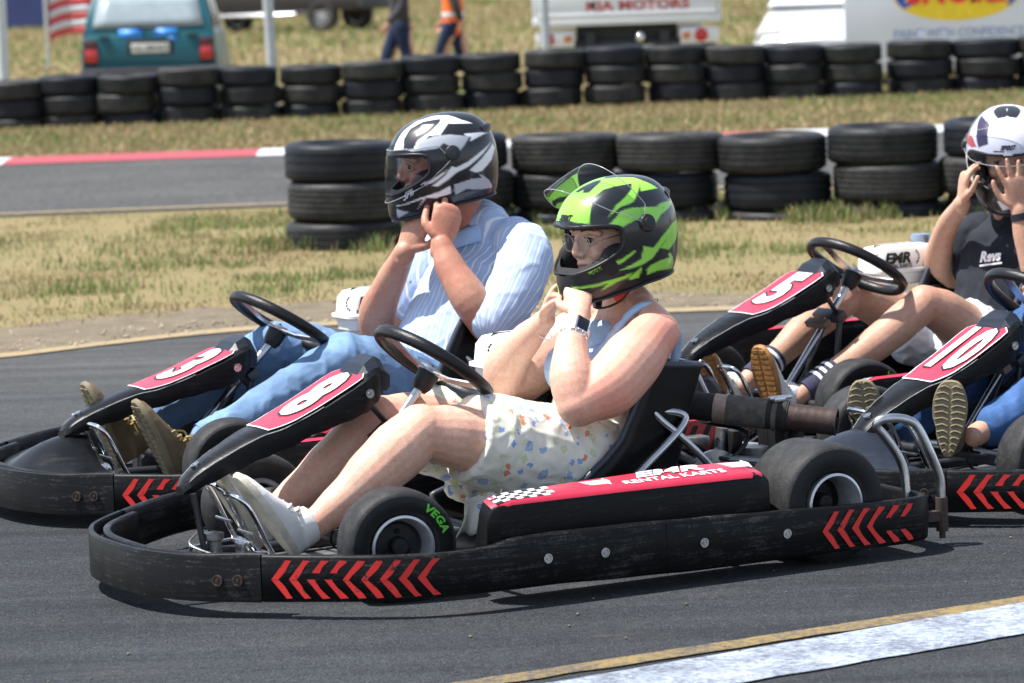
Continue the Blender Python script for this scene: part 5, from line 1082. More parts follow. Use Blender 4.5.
# ------------------------------------------------------------------ the woman in kart 8
def woman():
    F = K8.M; r = seated('woman in green and black helmet, pale blue top and floral skirt, fastening her chin strap', K8)
    b = MB()
    # trunk, neck
    limb(b, [(.29, 0, .19), (.265, 0, .30), (.235, 0, .42), (.21, 0, .51), (.19, 0, .575)], [(.085, .13), (.09, .12), (.095, .138), (.088, .16), (.06, .12)], 4, up=(1, 0, 0), n=28)
    limb(b, [(.185, 0, .56), (.20, .005, .63), (.22, .01, .70)], [(.055, .062), (.048, .052), (.05, .05)], 3, up=(1, 0, 0))
    for s in (1, -1): b.ball((.30, s * .075, .445), (.075, .075, .07), 18, 12); limb(b, [(.185, s * .05, .60), (.19, s * .12, .578), (.205, s * .185, .548)], [.04, .045, .055], 3)
    # near (left) arm
    limb(b, [(.235, .195, .540), (.31, .225, .49), (.39, .245, .435), (.475, .245, .400)], [.064, .077, .076, .056], 4)
    limb(b, [(.475, .245, .398), (.478, .22, .46), (.445, .165, .54), (.392, .115, .602)], [.055, .056, .041, .0285], 4)
    hand(b, (.392, .115, .602), (-.25, -.50, .80), (-.5, -.65, -.3), (.75, -.45, .2), (.75, .8, .85, .9), (.7, .8), .95)
    # far (right) arm
    limb(b, [(.205, -.19, .54), (.29, -.225, .47), (.36, -.235, .42), (.425, -.225, .398)], [.062, .072, .068, .055], 4)
    limb(b, [(.425, -.225, .398), (.435, -.20, .455), (.415, -.135, .52), (.385, -.075, .578)], [.055, .057, .042, .0275], 4)
    hand(b, (.385, -.075, .578), (-.16, .36, .78), (-.55, .75, -.4), (.25, .25, .8), (.85, .95, 1.0, 1.0), (.55, .9), .98)
    # legs
    limb(b, [(.30, .10, .20), (.45, .115, .245), (.60, .128, .286), (.74, .138, .330), (.862, .142, .357)], [.095, .096, .092, .082, .066], 4)
    limb(b, [(.862, .142, .360), (.92, .138, .318), (.985, .132, .268), (1.07, .126, .208), (1.145, .12, .158)], [.067, .074, .069, .050, .037], 4)
    pass
    limb(b, [(.30, -.10, .195), (.42, -.105, .235), (.60, -.10, .295), (.76, -.075, .345), (.875, -.052, .366)], [.095, .096, .092, .080, .064], 4)
    limb(b, [(.875, -.052, .364), (.93, -.055, .325), (1.005, -.06, .270), (1.09, -.066, .214), (1.16, -.07, .170)], [.063, .069, .063, .047, .036], 4)
    pass
    body = organic(b, 'body', S_WOMAN, r, F, .0033, 6, post=flush([((.22, .24, .55), .09, .75), ((.42, .27, .40), .09, .5), ((.84, .15, .38), .07, .3), ((.87, -.05, .38), .07, .3)]))
    # top
    mb = MB(); limb(mb, [(.262, 0, .26), (.25, 0, .35), (.235, 0, .425), (.228, 0, .462)], [(.112, .150), (.110, .145), (.108, .152), (.100, .150)], 4, up=(1, 0, 0), n=28)
    for s in (1, -1):
        mb.ball((.302, s * .075, .445), (.081, .081, .076), 18, 12)
        mb.tube([(.335, s * .095, .49), (.29, s * .115, .555), (.225, s * .125, .612), (.165, s * .122, .60), (.10, s * .10, .53), (.10, s * .08, .45)], [(.010, .015)] * 6, 12, k=4, up=(0, 0, 1))
    organic(mb, 'top', C_TOP, r, F, .0045, 4, disp=folds(30, .0015))
    # skirt
    mb = MB(); limb(mb, [(.26, 0, .17), (.27, 0, .24), (.275, 0, .31)], [(.125, .185), (.128, .178), (.118, .162)], 3, up=(1, 0, 0), n=28)
    for s in (1, -1):
        mb.tube([(.32, s * .10, .21), (.45, s * .112, .247), (.57, s * .118, .282), (.67, s * .126, .312), (.73, s * .130, .330)], [(.125, .118), (.127, .120), (.125, .118), (.117, .115), (.110, .108)], 26, k=3, round_caps=False)
        mb.ball((.50, s * .115, .165), (.17, .085, .055), 18, 10)
    mb.ball((.40, .0, .27), (.14, .1, .075), 18, 12)
    for p, q in (((.40, .16, .16), (.06, .045, .05)), ((.58, .16, .17), (.08, .05, .055)), ((.36, .10, .335), (.05, .06, .03)), ((.44, .13, .35), (.04, .05, .025))): mb.ball(p, q, 14, 8)
    organic(mb, 'skirt', C_FLORAL, r, F, .0045, 6, disp=folds2(9, .0055, 3))
    mb = MB(); rows = []
    for i in range(15):
        f = i / 14; rows.append([(.64 + f * .10 + j * .004 + .010 * math.sin(f * 9 + j * .6), .16 + .03 * math.sin(f * 6) - .004 * j, .20 - .014 * j - .02 * f + .006 * math.sin(f * 14 + j * .5)) for j in range(8)])
    mb.grid(rows); part(mb, 'skirt_hem', C_FLORAL, r, F, 180, solid=.003)
    # shoes
    shoe(r, F, (1.205, .12, .075), (1.352, .12, .290), (1.145, .12, .165), C_WSHOE, C_WSOLE, .022, laces=C_WSHOE)
    shoe(r, F, (1.22, -.072, .075), (1.335, -.072, .29), (1.16, -.072, .175), C_WSHOE, C_WSOLE, .022, laces=C_WSHOE)
    # watch, bracelet, chain
    def cuff(c, d, ra, mm, name, wd=.010, th=.0025, lat=(1, 0, 0)):
        mb = MB(); c, d = Vector(c), Vector(d).normalized(); mb.tube([c - d * wd, c - d * wd * .6, c + d * wd * .6, c + d * wd], [(ra, ra * .95), (ra + th, (ra + th) * .95), (ra + th, (ra + th) * .95), (ra, ra * .95)], 24, up=lat, caps=False); return part(mb, name, mm, r, F, 60)
    c, d = Vector((.423, .144, .567)), Vector((-.053, -.05, .062)); cuff(c, d, .0355, C_WSHOE, 'watch_strap')
    view = (F.inverted() @ Vector((0, 0, 1.5)) - c).normalized(); vv = (view - d.normalized() * view.dot(d.normalized())); vv = Vector((.15, 1, .15)); dn = d.normalized(); vv = (vv - dn * vv.dot(dn)).normalized(); Mx = Matrix.Translation(c + vv * .036) @ Matrix((( dn.cross(vv).x, dn.x, vv.x, 0), (dn.cross(vv).y, dn.y, vv.y, 0), (dn.cross(vv).z, dn.z, vv.z, 0), (0, 0, 0, 1)))
    mb = MB(); mb.box((0, 0, 0), (.038, .044, .010), Mx, b=.004); wt = part(mb, 'watch', K_CHROME, r, F, 40); mb = MB(); mb.box((0, 0, .0052), (.031, .036, .002), Mx, b=.0008); part(mb, 'watch_glass', mat('watch_glass', (.01, .01, .015), .08), wt, F, 40)
    mb = MB(); c2 = c - dn * .027
    for i in range(16):
        q = 2 * PI * i / 16; X = Vector((1, 0, 0)); X = (X - dn * X.dot(dn)).normalized(); Y = dn.cross(X); p = c2 + (X * math.cos(q) + Y * math.sin(q)) * .039; Mk = Matrix.Translation(p) @ (X * math.cos(q) + Y * math.sin(q)).to_track_quat('Z', 'Y').to_matrix().to_4x4(); mb.box((0, 0, 0), (.013, .007, .003), Mk, b=.001)
    part(mb, 'link_bracelet', K_CHROME, r, F, 40)
    mb = MB(); c3 = Vector((.386, -.10, .548)); dn = Vector((-.035, .055, .05)).normalized(); X = Vector((1, 0, 0)); X = (X - dn * X.dot(dn)).normalized(); Y = dn.cross(X)
    mb.tube([c3 + (X * math.cos(q) + Y * math.sin(q)) * .036 + dn * .008 * math.sin(q) for q in np.linspace(0, 2 * PI, 40, endpoint=False)], .0012, 6, closed=True); part(mb, 'chain_bracelet', K_CHROME, r, F, 180)
    mb = MB(); mb.tube([(.10, .0, .60), (.13, .055, .62), (.20, .075, .60), (.27, .04, .56), (.29, 0, .54)], .0011, 6, k=5); part(mb, 'necklace_cord', K_BLACK, r, F, 180)
    HM = hframe(Vector((.274, 9.010, .799)), 214, 9)
    mb = MB(); mb.tube([HM @ Vector((.02, .075, -.12)), HM @ Vector((.055, .05, -.165)), HM @ Vector((.09, .0, -.18)), HM @ Vector((.055, -.05, -.165)), HM @ Vector((.02, -.075, -.12))], (.003, .012), 8, k=4, up=(0, 0, 1)); part(mb, 'chin_strap', H_TRIM, r, I4, 180)
    mb = MB(); mb.tube([(.035, .072, -.118), (.05, .066, -.14), (.075, .05, -.155)], [(.004, .014), (.005, .016), (.004, .012)], 12, k=3, up=(0, 1, 0)); part(mb, 'strap_pad', H_REDL, r, HM, 180)
    face(r, HM, S_WOMAN, True, 1.0); helmet(r, HM, 'w', 'k', H_CLEAR, 60, 'kk', 1.03)
    return r
# ------------------------------------------------------------------ the man in kart 3
def man():
    F = K3.M; r = seated('man in black, white and silver helmet, striped blue shirt, light jeans and brown boots', K3)
    b = MB(); limb(b, [(.17, 0, .20), (.165, 0, .34), (.11, 0, .48), (.07, 0, .60), (.07, 0, .68)], [(.10, .15), (.11, .15), (.11, .16), (.10, .16), (.065, .095)], 4, up=(1, 0, 0), n=28)
    limb(b, [(.085, 0, .65), (.115, 0, .74), (.15, 0, .82)], [(.068, .07), (.062, .064), (.06, .06)], 3, up=(1, 0, 0))
    limb(b, [(.03, .20, .64), (.09, .25, .57), (.16, .285, .495), (.208, .28, .447)], [.065, .066, .06, .047], 4)
    limb(b, [(.208, .28, .445), (.245, .255, .525), (.275, .20, .615), (.285, .168, .68)], [.047, .055, .044, .032], 4)
    hand(b, (.285, .168, .68), (-.26, -.03, .95), (-.35, -.85, .1), (.85, -.4, .1), (.50, .42, .50, .62), (.8, .6), 1.12)
    limb(b, [(.07, -.20, .63), (.15, -.25, .53), (.23, -.275, .44), (.292, -.262, .375)], [.063, .062, .056, .048], 4)
    limb(b, [(.292, -.262, .373), (.325, -.19, .46), (.335, -.08, .555), (.335, .03, .655)], [.048, .056, .045, .032], 4)
    hand(b, (.335, .03, .655), (-.35, .30, .88), (-.55, -.5, -.4), (-.3, .8, .2), (.6, .65, .7, .75), (.6, .6), 1.1)
    limb(b, [(.30, .1, .22), (.6, .15, .38)], [.07, .05], 2); limb(b, [(.3, -.1, .22), (.65, -.15, .4)], [.07, .05], 2); limb(b, [(.62, .15, .38), (1.03, .12, .18)], [.045, .035], 2); limb(b, [(.66, -.15, .4), (1.09, -.12, .2)], [.045, .035], 2)
    body = organic(b, 'body', S_MAN, r, F, .0035, 5, post=flush([((.215, .30, .44), .05, 1.0), ((.23, .12, .75), .05, .4), ((.15, .04, .75), .06, .6), ((.26, -.27, .38), .06, .4)]))
    mb = MB(); limb(mb, [(.17, 0, .20), (.165, 0, .33), (.11, 0, .47), (.065, 0, .595), (.065, 0, .69)], [(.165, .205), (.18, .198), (.16, .212), (.135, .205), (.085, .120)], 4, up=(1, 0, 0), n=30)
    limb(mb, [(.03, .14, .668), (.035, .21, .64), (.085, .262, .575), (.14, .29, .515), (.19, .294, .464)], [(.072, .072), (.080, .080), (.081, .081), (.076, .076), (.070, .070)], 4); limb(mb, [(.06, -.15, .655), (.09, -.21, .615), (.15, -.25, .54), (.21, -.272, .455)], [(.075, .075), (.082, .082), (.08, .08), (.066, .066)], 4)
    mb.ball((.28, -.22, .31), (.05, .04, .045), 12, 8)
    ax0, ax1 = np.array((.03, .2, .65)), np.array((.18, .292, .475)); ad = (ax1 - ax0) / np.linalg.norm(ax1 - ax0)
    def uv(co, no):
        u = co[:, 1] + .12 * (co[:, 2] - .4) + .10 * (co[:, 0] - .15); rel = co - ax0; t_ = rel @ ad; pr = rel - t_[:, None] * ad; e1 = np.cross(ad, (0, 0, 1.)); e1 /= np.linalg.norm(e1); e2 = np.cross(ad, e1); ang = np.arctan2(pr @ e1, pr @ e2) * .085
        sl = (np.linalg.norm(pr, axis=1) < .11) & (t_ > .0) & (co[:, 1] > .205); return {'u': np.where(sl, ang, u + .0015 * vnoise(co, 16))}
    organic(mb, 'shirt', C_STRIPE, r, F, .0045, 4, disp=folds2(7, .0062, 5), post=uv)
    mb = MB(); 
    for s in (1, -1):
        rows = []
        for i in range(9):
            f = i / 8; q = math.radians(-20 + f * 170) * s; cx_, cy_ = .085 + .078 * math.cos(q), .082 * math.sin(q); zt = .745 - .07 * (1 - f) ** 2; rows.append([(cx_ * 1.0 + .012 * math.cos(q), cy_ * 1.12, zt - .045), (cx_ * 1.01, cy_ * 1.02, zt), (cx_ + .016 * math.cos(q), cy_ * 1.14, zt - .012), (cx_ + .03 * math.cos(q) + .004, cy_ * 1.3, zt - .055)])
        mb.grid(rows)
    me_c = part(mb, 'collar', cloth('blue_cotton', (.42, .58, .84)), r, F, 180, solid=.003)
    mb = MB(); 
    for i in range(4): mb.lathe([(.001, .003), (.0055, .002), (.0055, 0)], 10, F @ Matrix.Translation((.30 - .02 * i, -.01, .56 - .07 * i)) @ Matrix.Rotation(1.3, 4, 'Y'), closed=False)
    part(mb, 'buttons', K_WHITE, r, I4, 180)
    mb = MB(); limb(mb, [(.18, 0, .16), (.24, 0, .22)], [(.14, .19), (.13, .185)], 2, up=(1, 0, 0))
    limb(mb, [(.24, .10, .20), (.40, .13, .275), (.52, .148, .338), (.602, .152, .378)], [.115, .105, .090, .072], 4); limb(mb, [(.60, .152, .376), (.70, .146, .325), (.83, .137, .262), (.95, .127, .21), (1.02, .12, .18)], [.072, .071, .063, .054, .052], 4)
    limb(mb, [(.24, -.10, .20), (.42, -.13, .29), (.58, -.15, .365), (.675, -.152, .395)], [.115, .102, .086, .070], 4); limb(mb, [(.675, -.152, .393), (.78, -.146, .345), (.92, -.137, .28), (1.02, -.127, .235), (1.09, -.12, .205)], [.070, .069, .063, .055, .052], 4)
    organic(mb, 'jeans', D_LIGHT, r, F, .0048, 4, disp=folds2(8, .0055, 9))
    mb = MB(); mb.tube([(.985, .123, .195), (1.03, .12, .174)], [.056, .056], 20); part(mb, 'jeans_cuff', D_LIGHT, r, F, 60); mb = MB(); mb.tube([(1.06, -.12, .22), (1.10, -.12, .20)], [.055, .055], 20); part(mb, 'jeans_cuff', D_LIGHT, r, F, 60)
    shoe(r, F, (1.135, .12, .055), (1.243, .12, .302), (1.03, .12, .165), C_SUEDE, C_SOLE, .022, True, C_LACE, tread=1); shoe(r, F, (1.20, -.12, .085), (1.298, -.12, .335), (1.09, -.12, .20), C_SUEDE, C_SOLE, .022, True, C_LACE, tread=1)
    HM = hframe(Vector((-.183, 10.408, .915)), 194, 9)
    face(r, HM, S_MAN, False, 1.0); helmet(r, HM, 'm', 'k', H_TINT, 0, 'kw', 1.01)
    mb = MB(); mb.tube([HM @ Vector((.02, .075, -.12)), HM @ Vector((.06, .05, -.165)), HM @ Vector((.09, .0, -.175)), HM @ Vector((.06, -.05, -.165)), HM @ Vector((.02, -.075, -.12))], (.003, .012), 8, k=4, up=(0, 0, 1)); part(mb, 'chin_strap', H_TRIM, r, I4, 180)
    return r
# ------------------------------------------------------------------ the man in kart 5
def man5():
    F = K5.M; r = seated('man in black T-shirt and white shorts, both hands raised to his white helmet', K5)
    b = MB(); limb(b, [(.22, 0, .17), (.20, 0, .30), (.16, 0, .42), (.13, 0, .52), (.115, 0, .575)], [(.12, .165), (.11, .15), (.11, .165), (.10, .165), (.06, .10)], 4, up=(1, 0, 0), n=26)
    limb(b, [(.115, 0, .57), (.14, 0, .64), (.16, 0, .70)], [.055, .052, .055], 3)
    limb(b, [(.13, -.19, .535), (.15, -.235, .46), (.175, -.265, .385)], [.055, .052, .043], 4); limb(b, [(.175, -.265, .385), (.235, -.24, .46), (.29, -.13, .58), (.345, .02, .672)], [.043, .047, .036, .027], 4)
    hand(b, (.345, .02, .672), (.0, .12, .95), (-.75, .3, -.1), (-.35, .8, .15), (.22, .3, .4, .5), (.4, .3), .95, .15)
    limb(b, [(.13, .19, .535), (.17, .25, .46), (.23, .27, .38)], [.055, .052, .043], 4); limb(b, [(.23, .27, .38), (.26, .27, .46), (.285, .25, .56), (.295, .235, .655)], [.043, .047, .036, .028], 4)
    hand(b, (.295, .235, .655), (.16, .02, .95), (-.55, -.85, 0), (.8, -.5, .1), (.05, .02, .03, .06), (.1, .1), 1.0, .32, palm=.09)
    limb(b, [(.28, .1, .19), (.40, .125, .26), (.53, .148, .345), (.62, .155, .385)], [.095, .09, .07, .058], 4); limb(b, [(.62, .155, .383), (.70, .15, .335), (.80, .142, .275), (.92, .132, .215), (1.05, .125, .155)], [.056, .058, .054, .042, .036], 4); limb(b, [(1.05, .125, .155), (1.1, .125, .13)], [.036, .03], 2)
    limb(b, [(.28, -.1, .19), (.42, -.125, .27), (.57, -.148, .36), (.67, -.155, .40)], [.095, .09, .07, .058], 4); limb(b, [(.67, -.155, .398), (.76, -.15, .35), (.86, -.142, .30), (.97, -.132, .235), (1.07, -.125, .18)], [.056, .058, .054, .042, .036], 4); limb(b, [(1.07, -.125, .18), (1.12, -.125, .15)], [.036, .03], 2)
    body = organic(b, 'body', S_MAN2, r, F, .0045, 6, post=flush([((.62, .16, .40), .06, .4), ((.67, -.15, .42), .06, .4)]))
    mb = MB(); limb(mb, [(.215, 0, .22), (.20, 0, .31), (.162, 0, .43), (.132, 0, .52), (.112, 0, .58)], [(.132, .175), (.125, .165), (.125, .18), (.115, .18), (.08, .12)], 4, up=(1, 0, 0), n=28)
    limb(mb, [(.12, -.17, .55), (.14, -.225, .49), (.155, -.245, .445)], [.07, .068, .06], 3); limb(mb, [(.12, .17, .55), (.155, .23, .49), (.19, .255, .44)], [.07, .068, .06], 3)
    organic(mb, 't_shirt', C_BLACKT, r, F, .005, 4, disp=folds(14, .007, 2)); limb_b = MB(); limb_b.tube([(.10 + .075 * math.cos(q), .082 * math.sin(q), .615 - .02 * math.cos(q)) for q in np.linspace(0, 2 * PI, 30, endpoint=False)], (.012, .008), 8, closed=True, up=(0, 0, 1)); part(limb_b, 'neck_band', C_BLACKT, r, F, 180)
    mb = MB(); Mx = F @ Matrix.Translation((.286, .075, .50)) @ Matrix(((-.16, .10, .98, 0), (.98, .0, .16, 0), (0, 1, -.1, 0), (0, 0, 0, 1)))
    add_text(mb, 'Revs', .045, lambda x, y: (x, y + x * .12, 0), bold=.0022, shear=.4); mb.grid([[(-.045, -.034, 0), (.05, -.02, 0)], [(-.045, -.028, 0), (.05, -.014, 0)]]); part(mb, 'chest_print', K_WHITE, r, Mx, 180)
    mb = MB(); limb(mb, [(.22, 0, .16), (.26, 0, .20)], [(.13, .18), (.125, .175)], 2, up=(1, 0, 0))
    for s in (1, -1): mb.tube([(.28, s * .10, .195), (.38, s * .12, .245), (.46, s * .135, .29)], [.115, .112, .104], 22, k=3); mb.ball((.42, s * .13, .2), (.09, .075, .05), 14, 8)
    organic(mb, 'shorts', C_SHORTS, r, F, .005, 5, disp=folds(18, .006, 4))
    for (a, k_, c) in (((.955, .130, .199), 0, (1.07, .125, .146)), ((.985, -.131, .227), 1, (1.085, -.125, .172))):
        mb = MB(); mb.tube([a, tuple((Vector(a) + Vector(c)) / 2), c], [.046, .041, .040], 20, k=3); sk = part(mb, 'sock', C_SOCK, r, F, 60); A, C_ = Vector(a), Vector(c)
        mb = MB()
        for q in (.12, .32, .52): p0, p1 = A.lerp(C_, q), A.lerp(C_, q + .09); rr = .0475 - .006 * q; mb.tube([p0, p1], [rr, rr - .0004], 20, caps=False)
        part(mb, 'white_stripes', K_WHITE, sk, F, 60)
    shoe(r, F, (1.185, .125, .06), (1.245, .125, .30), (1.07, .125, .145), C_WSHOE, C_GUM, .022, False, C_WSHOE, tread=1, lateral=(-.2, .95, 0)); shoe(r, F, (1.20, -.125, .06), (1.28, -.125, .29), (1.09, -.125, .17), C_WSHOE, C_GUM, .022, False, C_WSHOE, tread=1, lateral=(-.3, .95, 0))
    mb = MB(); c, d = Vector((.292, .24, .635)), Vector((.01, -.015, .095)).normalized(); mb.tube([c - d * .011, c + d * .011], [.034, .034], 22, up=(1, 0, 0)); part(mb, 'watch', C_BLACKT, r, F, 60)
    HM = hframe(Vector((1.597, 11.346, .826)), 262, 18); face(r, HM, S_MAN2, False, 1.0); helmet(r, HM, 'b', 'w', H_TINT, 27, 'kk', 1.02)
    return r
# ------------------------------------------------------------------ the driver of kart 10, mostly beyond the picture's edge
def man10():
    F = K10.M; r = seated('driver in blue jeans and brown suede shoes, legs behind the number 10 panel', K10)
    b = MB(); limb(b, [(.22, 0, .17), (.20, 0, .32), (.15, 0, .46), (.12, 0, .56), (.10, 0, .63)], [(.12, .17), (.115, .155), (.115, .175), (.10, .175), (.06, .11)], 4, up=(1, 0, 0), n=24); limb(b, [(.1, 0, .62), (.13, 0, .70), (.15, 0, .76)], [.058, .054, .056], 3)
    for s in (1, -1):
        limb(b, [(.11, s * .2, .585), (.20, s * .25, .50), (.33, s * .25, .44)], [.058, .052, .043], 4); limb(b, [(.33, s * .25, .44), (.46, s * .21, .46), (.575, s * .16, .49)], [.043, .042, .029], 4); hand(b, (.575, s * .16, .49), (.8, -s * .05, .35), (.3, -s * .2, -.8), (0, -s * .9, .3), (.55, .6, .62, .65), (.5, .5), 1.05)
    limb(b, [(.62, .15, .38), (1.09, .12, .18)], [.045, .031], 2); limb(b, [(.66, -.15, .4), (1.14, -.12, .2)], [.045, .031], 2)
    body = organic(b, 'body', S_MAN2, r, F, .005, 5)
    mb = MB(); limb(mb, [(.22, 0, .2), (.20, 0, .32), (.155, 0, .46), (.12, 0, .56), (.10, 0, .625)], [(.135, .185), (.13, .175), (.13, .195), (.115, .195), (.08, .125)], 4, up=(1, 0, 0), n=24)
    for s in (1, -1): limb(mb, [(.10, s * .18, .60), (.17, s * .24, .54), (.22, s * .255, .50)], [.073, .07, .064], 3)
    organic(mb, 'shirt', cloth('grey_tshirt', (.12, .13, .15)), r, F, .006, 4, disp=folds(14, .007, 2))
    mb = MB(); limb(mb, [(.2, 0, .16), (.26, 0, .21)], [(.13, .185), (.125, .18)], 2, up=(1, 0, 0))
    limb(mb, [(.26, .10, .2), (.42, .13, .28), (.54, .15, .35), (.625, .152, .39)], [.112, .10, .09, .076], 4); limb(mb, [(.625, .152, .388), (.74, .146, .33), (.87, .137, .268), (.97, .127, .222), (1.02, .12, .2)], [.076, .078, .07, .06, .058], 4)
    limb(mb, [(.26, -.10, .2), (.44, -.13, .29), (.6, -.15, .37), (.69, -.152, .41)], [.112, .10, .09, .076], 4); limb(mb, [(.69, -.152, .408), (.8, -.146, .35), (.94, -.137, .285), (1.05, -.127, .235), (1.12, -.12, .2)], [.076, .077, .07, .06, .055], 4)
    organic(mb, 'jeans', D_DARK, r, F, .005, 4, disp=folds2(8, .006, 31))
    shoe(r, F, (1.19, .13, .135), (1.175, .13, .335), (1.06, .11, .19), C_SUEDE, C_SOLE, .022, False, C_GREYS, tread=2, lateral=(-.72, .7, 0)); shoe(r, F, (1.27, -.11, .12), (1.29, -.11, .325), (1.13, -.12, .2), C_SUEDE, C_SOLE, .022, False, C_GREYS, tread=2, lateral=(-.72, .7, 0))
    HM = hframe(F @ Vector((.17, 0, .87)), 213, 6); face(r, HM, S_MAN2, False, 1.0); helmet(r, HM, 'm', 'k', H_TINT, 0, 'kw', 1.03)
    return r
# ------------------------------------------------------------------ vehicles and people behind the tyre wall
def carpaint(name, c, coat=.8): return mat(name, c, .45, .0, .04, 4, coat=.25, spec=.3)
V_GLASS = mat('car_glass', (.26, .31, .33), .2, 0, .15, 3, spec=.9); V_DARKG = mat('dark_car_glass', (.02, .022, .025), .08, 0, .1); V_TYRE = mat('car_tyre', (.02, .02, .021), .75); V_RIM = mat('alloy_rim', (.45, .46, .48), .3, .9); V_BLK = mat('black_trim', (.018, .018, .02), .55)
V_LRED = mat('red_lamp', (.5, .012, .015), .25, coat=.6); V_LWHITE = mat('clear_lamp', (.7, .7, .68), .2, coat=.5); V_PLATE = mat('number_plate', (.62, .62, .58), .5); V_ORANGE = mat('orange_lamp', (.6, .18, .03), .3)
def wheel_car(root, F, x, y, R=.29, W=.18, side=1, spokes=7, name='wheel'):
    M = Matrix.Translation((x, y, R)) @ Matrix.Rotation(-PI / 2 * side, 4, 'X'); h = W / 2; mb = MB(); mb.lathe([(R * .62, -h * .8), (R * .7, -h), (R * .93, -h * .95), (R, -h * .7), (R, h * .7), (R * .93, h * .95), (R * .7, h), (R * .62, h * .8)], 36, M); w = part(mb, name, V_TYRE, root, F, 40)
    mb = MB(); mb.lathe([(R * .64, h * .75), (R * .6, h * .8), (R * .57, h * .55), (R * .57, -h * .6), (R * .64, -h * .6)], 36, M); mb.lathe([(.001, h * .5), (R * .15, h * .5), (R * .17, h * .2), (.001, h * .2)], 16, M, closed=False)
    for k in range(spokes):
        a = 2 * PI * k / spokes; mb.box((R * .34, 0, h * .4), (R * .5, R * .12, h * .25), M @ Matrix.Rotation(a, 4, 'Z'))
    part(mb, 'rim', V_RIM, w, F, 40); mb = MB(); mb.lathe([(.001, 0), (R * .57, 0), (R * .57, -.01), (.001, -.01)], 24, M, closed=False); part(mb, 'brake_disc', V_BLK, w, F, 40)
def car_body(prof, wid, F, root, m, name='body', tumble=None):
    """prof: side outline stations (x, z low, z high, half width low, half width high)"""
    pass
def loft_car(sections, n_side=1):
    rings = []
    for x, zb, zt, wb, wt in sections:
        zm = zb + (zt - zb) * .55; r = .05
        rings.append([(x, -wb * .96, zb), (x, -wb, zb + r), (x, -wb * 1.0, zm), (x, -wt - .0, zt - r), (x, -wt + r, zt - .008), (x, 0, zt), (x, wt - r, zt - .008), (x, wt, zt - r), (x, wb, zm), (x, wb, zb + r), (x, wb * .96, zb)])
    return rings
def teal_car():
    # x forward (away from the viewer), rear at x = 0
    M = Matrix.Translation((-4.0, 40.6, -.215)) @ Matrix.Rotation(math.radians(91.5), 4, 'Z'); r = thing('hatchback', 'teal hatchback seen from behind over the far tyre wall, blue patches above its number plate', 'car', M); F = M
    P = carpaint('teal_paint', (.006, .085, .11)); mb = MB(); w = .77
    mb.rings(loft_car([(.0, .42, .90, w * .97, w * .95), (.03, .3, .95, w * .99, w * .97), (.1, .24, .97, w, w * .97), (.6, .24, .98, w, w * .97), (2.6, .22, .93, w, w * .96), (2.9, .24, .88, w, w * .94), (3.5, .3, .78, w * .97, w * .9), (3.66, .35, .62, w * .93, w * .86)]))
    body = part(mb, 'body', P, r, F, 38)
    mb = MB(); rings = []
    for x, z, wd in [(.04, .95, .735), (.16, 1.2, .685), (.27, 1.38, .62), (.4, 1.42, .60), (1.7, 1.41, .60), (1.95, 1.33, .62), (2.55, .93, .72)]: rings.append([(x, -wd, z), (x, -wd + .06, z + .03), (x, 0, z + .045), (x, wd - .06, z + .03), (x, wd, z), (x + .001, wd * 1.02, .92), (x + .001, -wd * 1.02, .92)])
    mb.rings(rings); part(mb, 'roof', P, r, F, 38)
    mb = MB(); mb.grid([[(.055 - .014 + .11 * (f ** 1.2) * 1.75, y * (.63 - .07 * f), 1.025 + .34 * f) for y in np.linspace(-1, 1, 9)] for f in np.linspace(0, 1, 5)]); part(mb, 'rear_window', V_GLASS, r, F, 180, solid=.006)
    for s in (1, -1):
        mb = MB(); mb.add([(.45, s * .725, 1.0), (1.15, s * .728, 1.0), (1.15, s * .64, 1.34), (.62, s * .64, 1.34)], [(0, 1, 2, 3)]); mb.add([(1.22, s * .728, 1.0), (2.2, s * .728, 1.0), (1.85, s * .64, 1.34), (1.22, s * .64, 1.34)], [(0, 1, 2, 3)]); part(mb, 'side_window', V_DARKG, r, F, 180, solid=.006)
    for s in (1, -1):
        mb = MB(); mb.box((.012, s * .655, .745), (.06, .17, .30), b=.02); t_ = part(mb, 'tail_light', V_BLK, r, F, 40); mb = MB(); mb.box((-.012, s * .65, .715), (.03, .14, .15), b=.01); part(mb, 'red_lens', V_LRED, t_, F, 40); mb = MB(); mb.box((-.01, s * .65, .845), (.03, .14, .06), b=.01); part(mb, 'dark_lens', mat('dark_red_lens', (.1, .02, .03), .3), t_, F, 40)
    mb = MB(); mb.box((-.05, 0, .46), (.2, 1.54, .22), b=.04); part(mb, 'rear_bumper', V_BLK, r, F, 40)
    mb = MB(); mb.box((-.008, -.02, .80), (.03, .52, .17), b=.008); pr = part(mb, 'plate_recess', V_BLK, r, F, 40); mb = MB(); mb.box((-.026, -.02, .785), (.008, .43, .11), b=.002); pl = part(mb, 'number_plate', V_PLATE, pr, F, 40)
    mb = MB(); add_text(mb, 'ND 284-613', .085, lambda x, y: (-.032, -.02 - x, .785 + y), bold=.001, sx=.92); part(mb, 'plate_lettering', V_BLK, pr, F, 180)
    mb = MB()
    for y0_, y1_ in ((.06, .33), (-.33, -.06)): mb.grid([[(-.006 + .002, y0_, .90), (-.004, y1_, .90)], [(.018, y0_, 1.0), (.018, y1_, 1.0)]]); 
    mb.box((.004, -.27, .87), (.012, .09, .05)); part(mb, 'blue_patches', mat('blue_patch', (.03, .22, .62), .5), body, F, 180, solid=.014)
    mb = MB(); mb.tube([(-.01, -.1, 1.0), (.02, .13, 1.03), (.03, .16, 1.0)], .012, 8); mb.box((-.012, -.5, .92), (.03, .12, .03), b=.005); mb.box((-.012, .5, .92), (.03, .12, .03), b=.005); part(mb, 'wiper', V_BLK, r, F, 40)
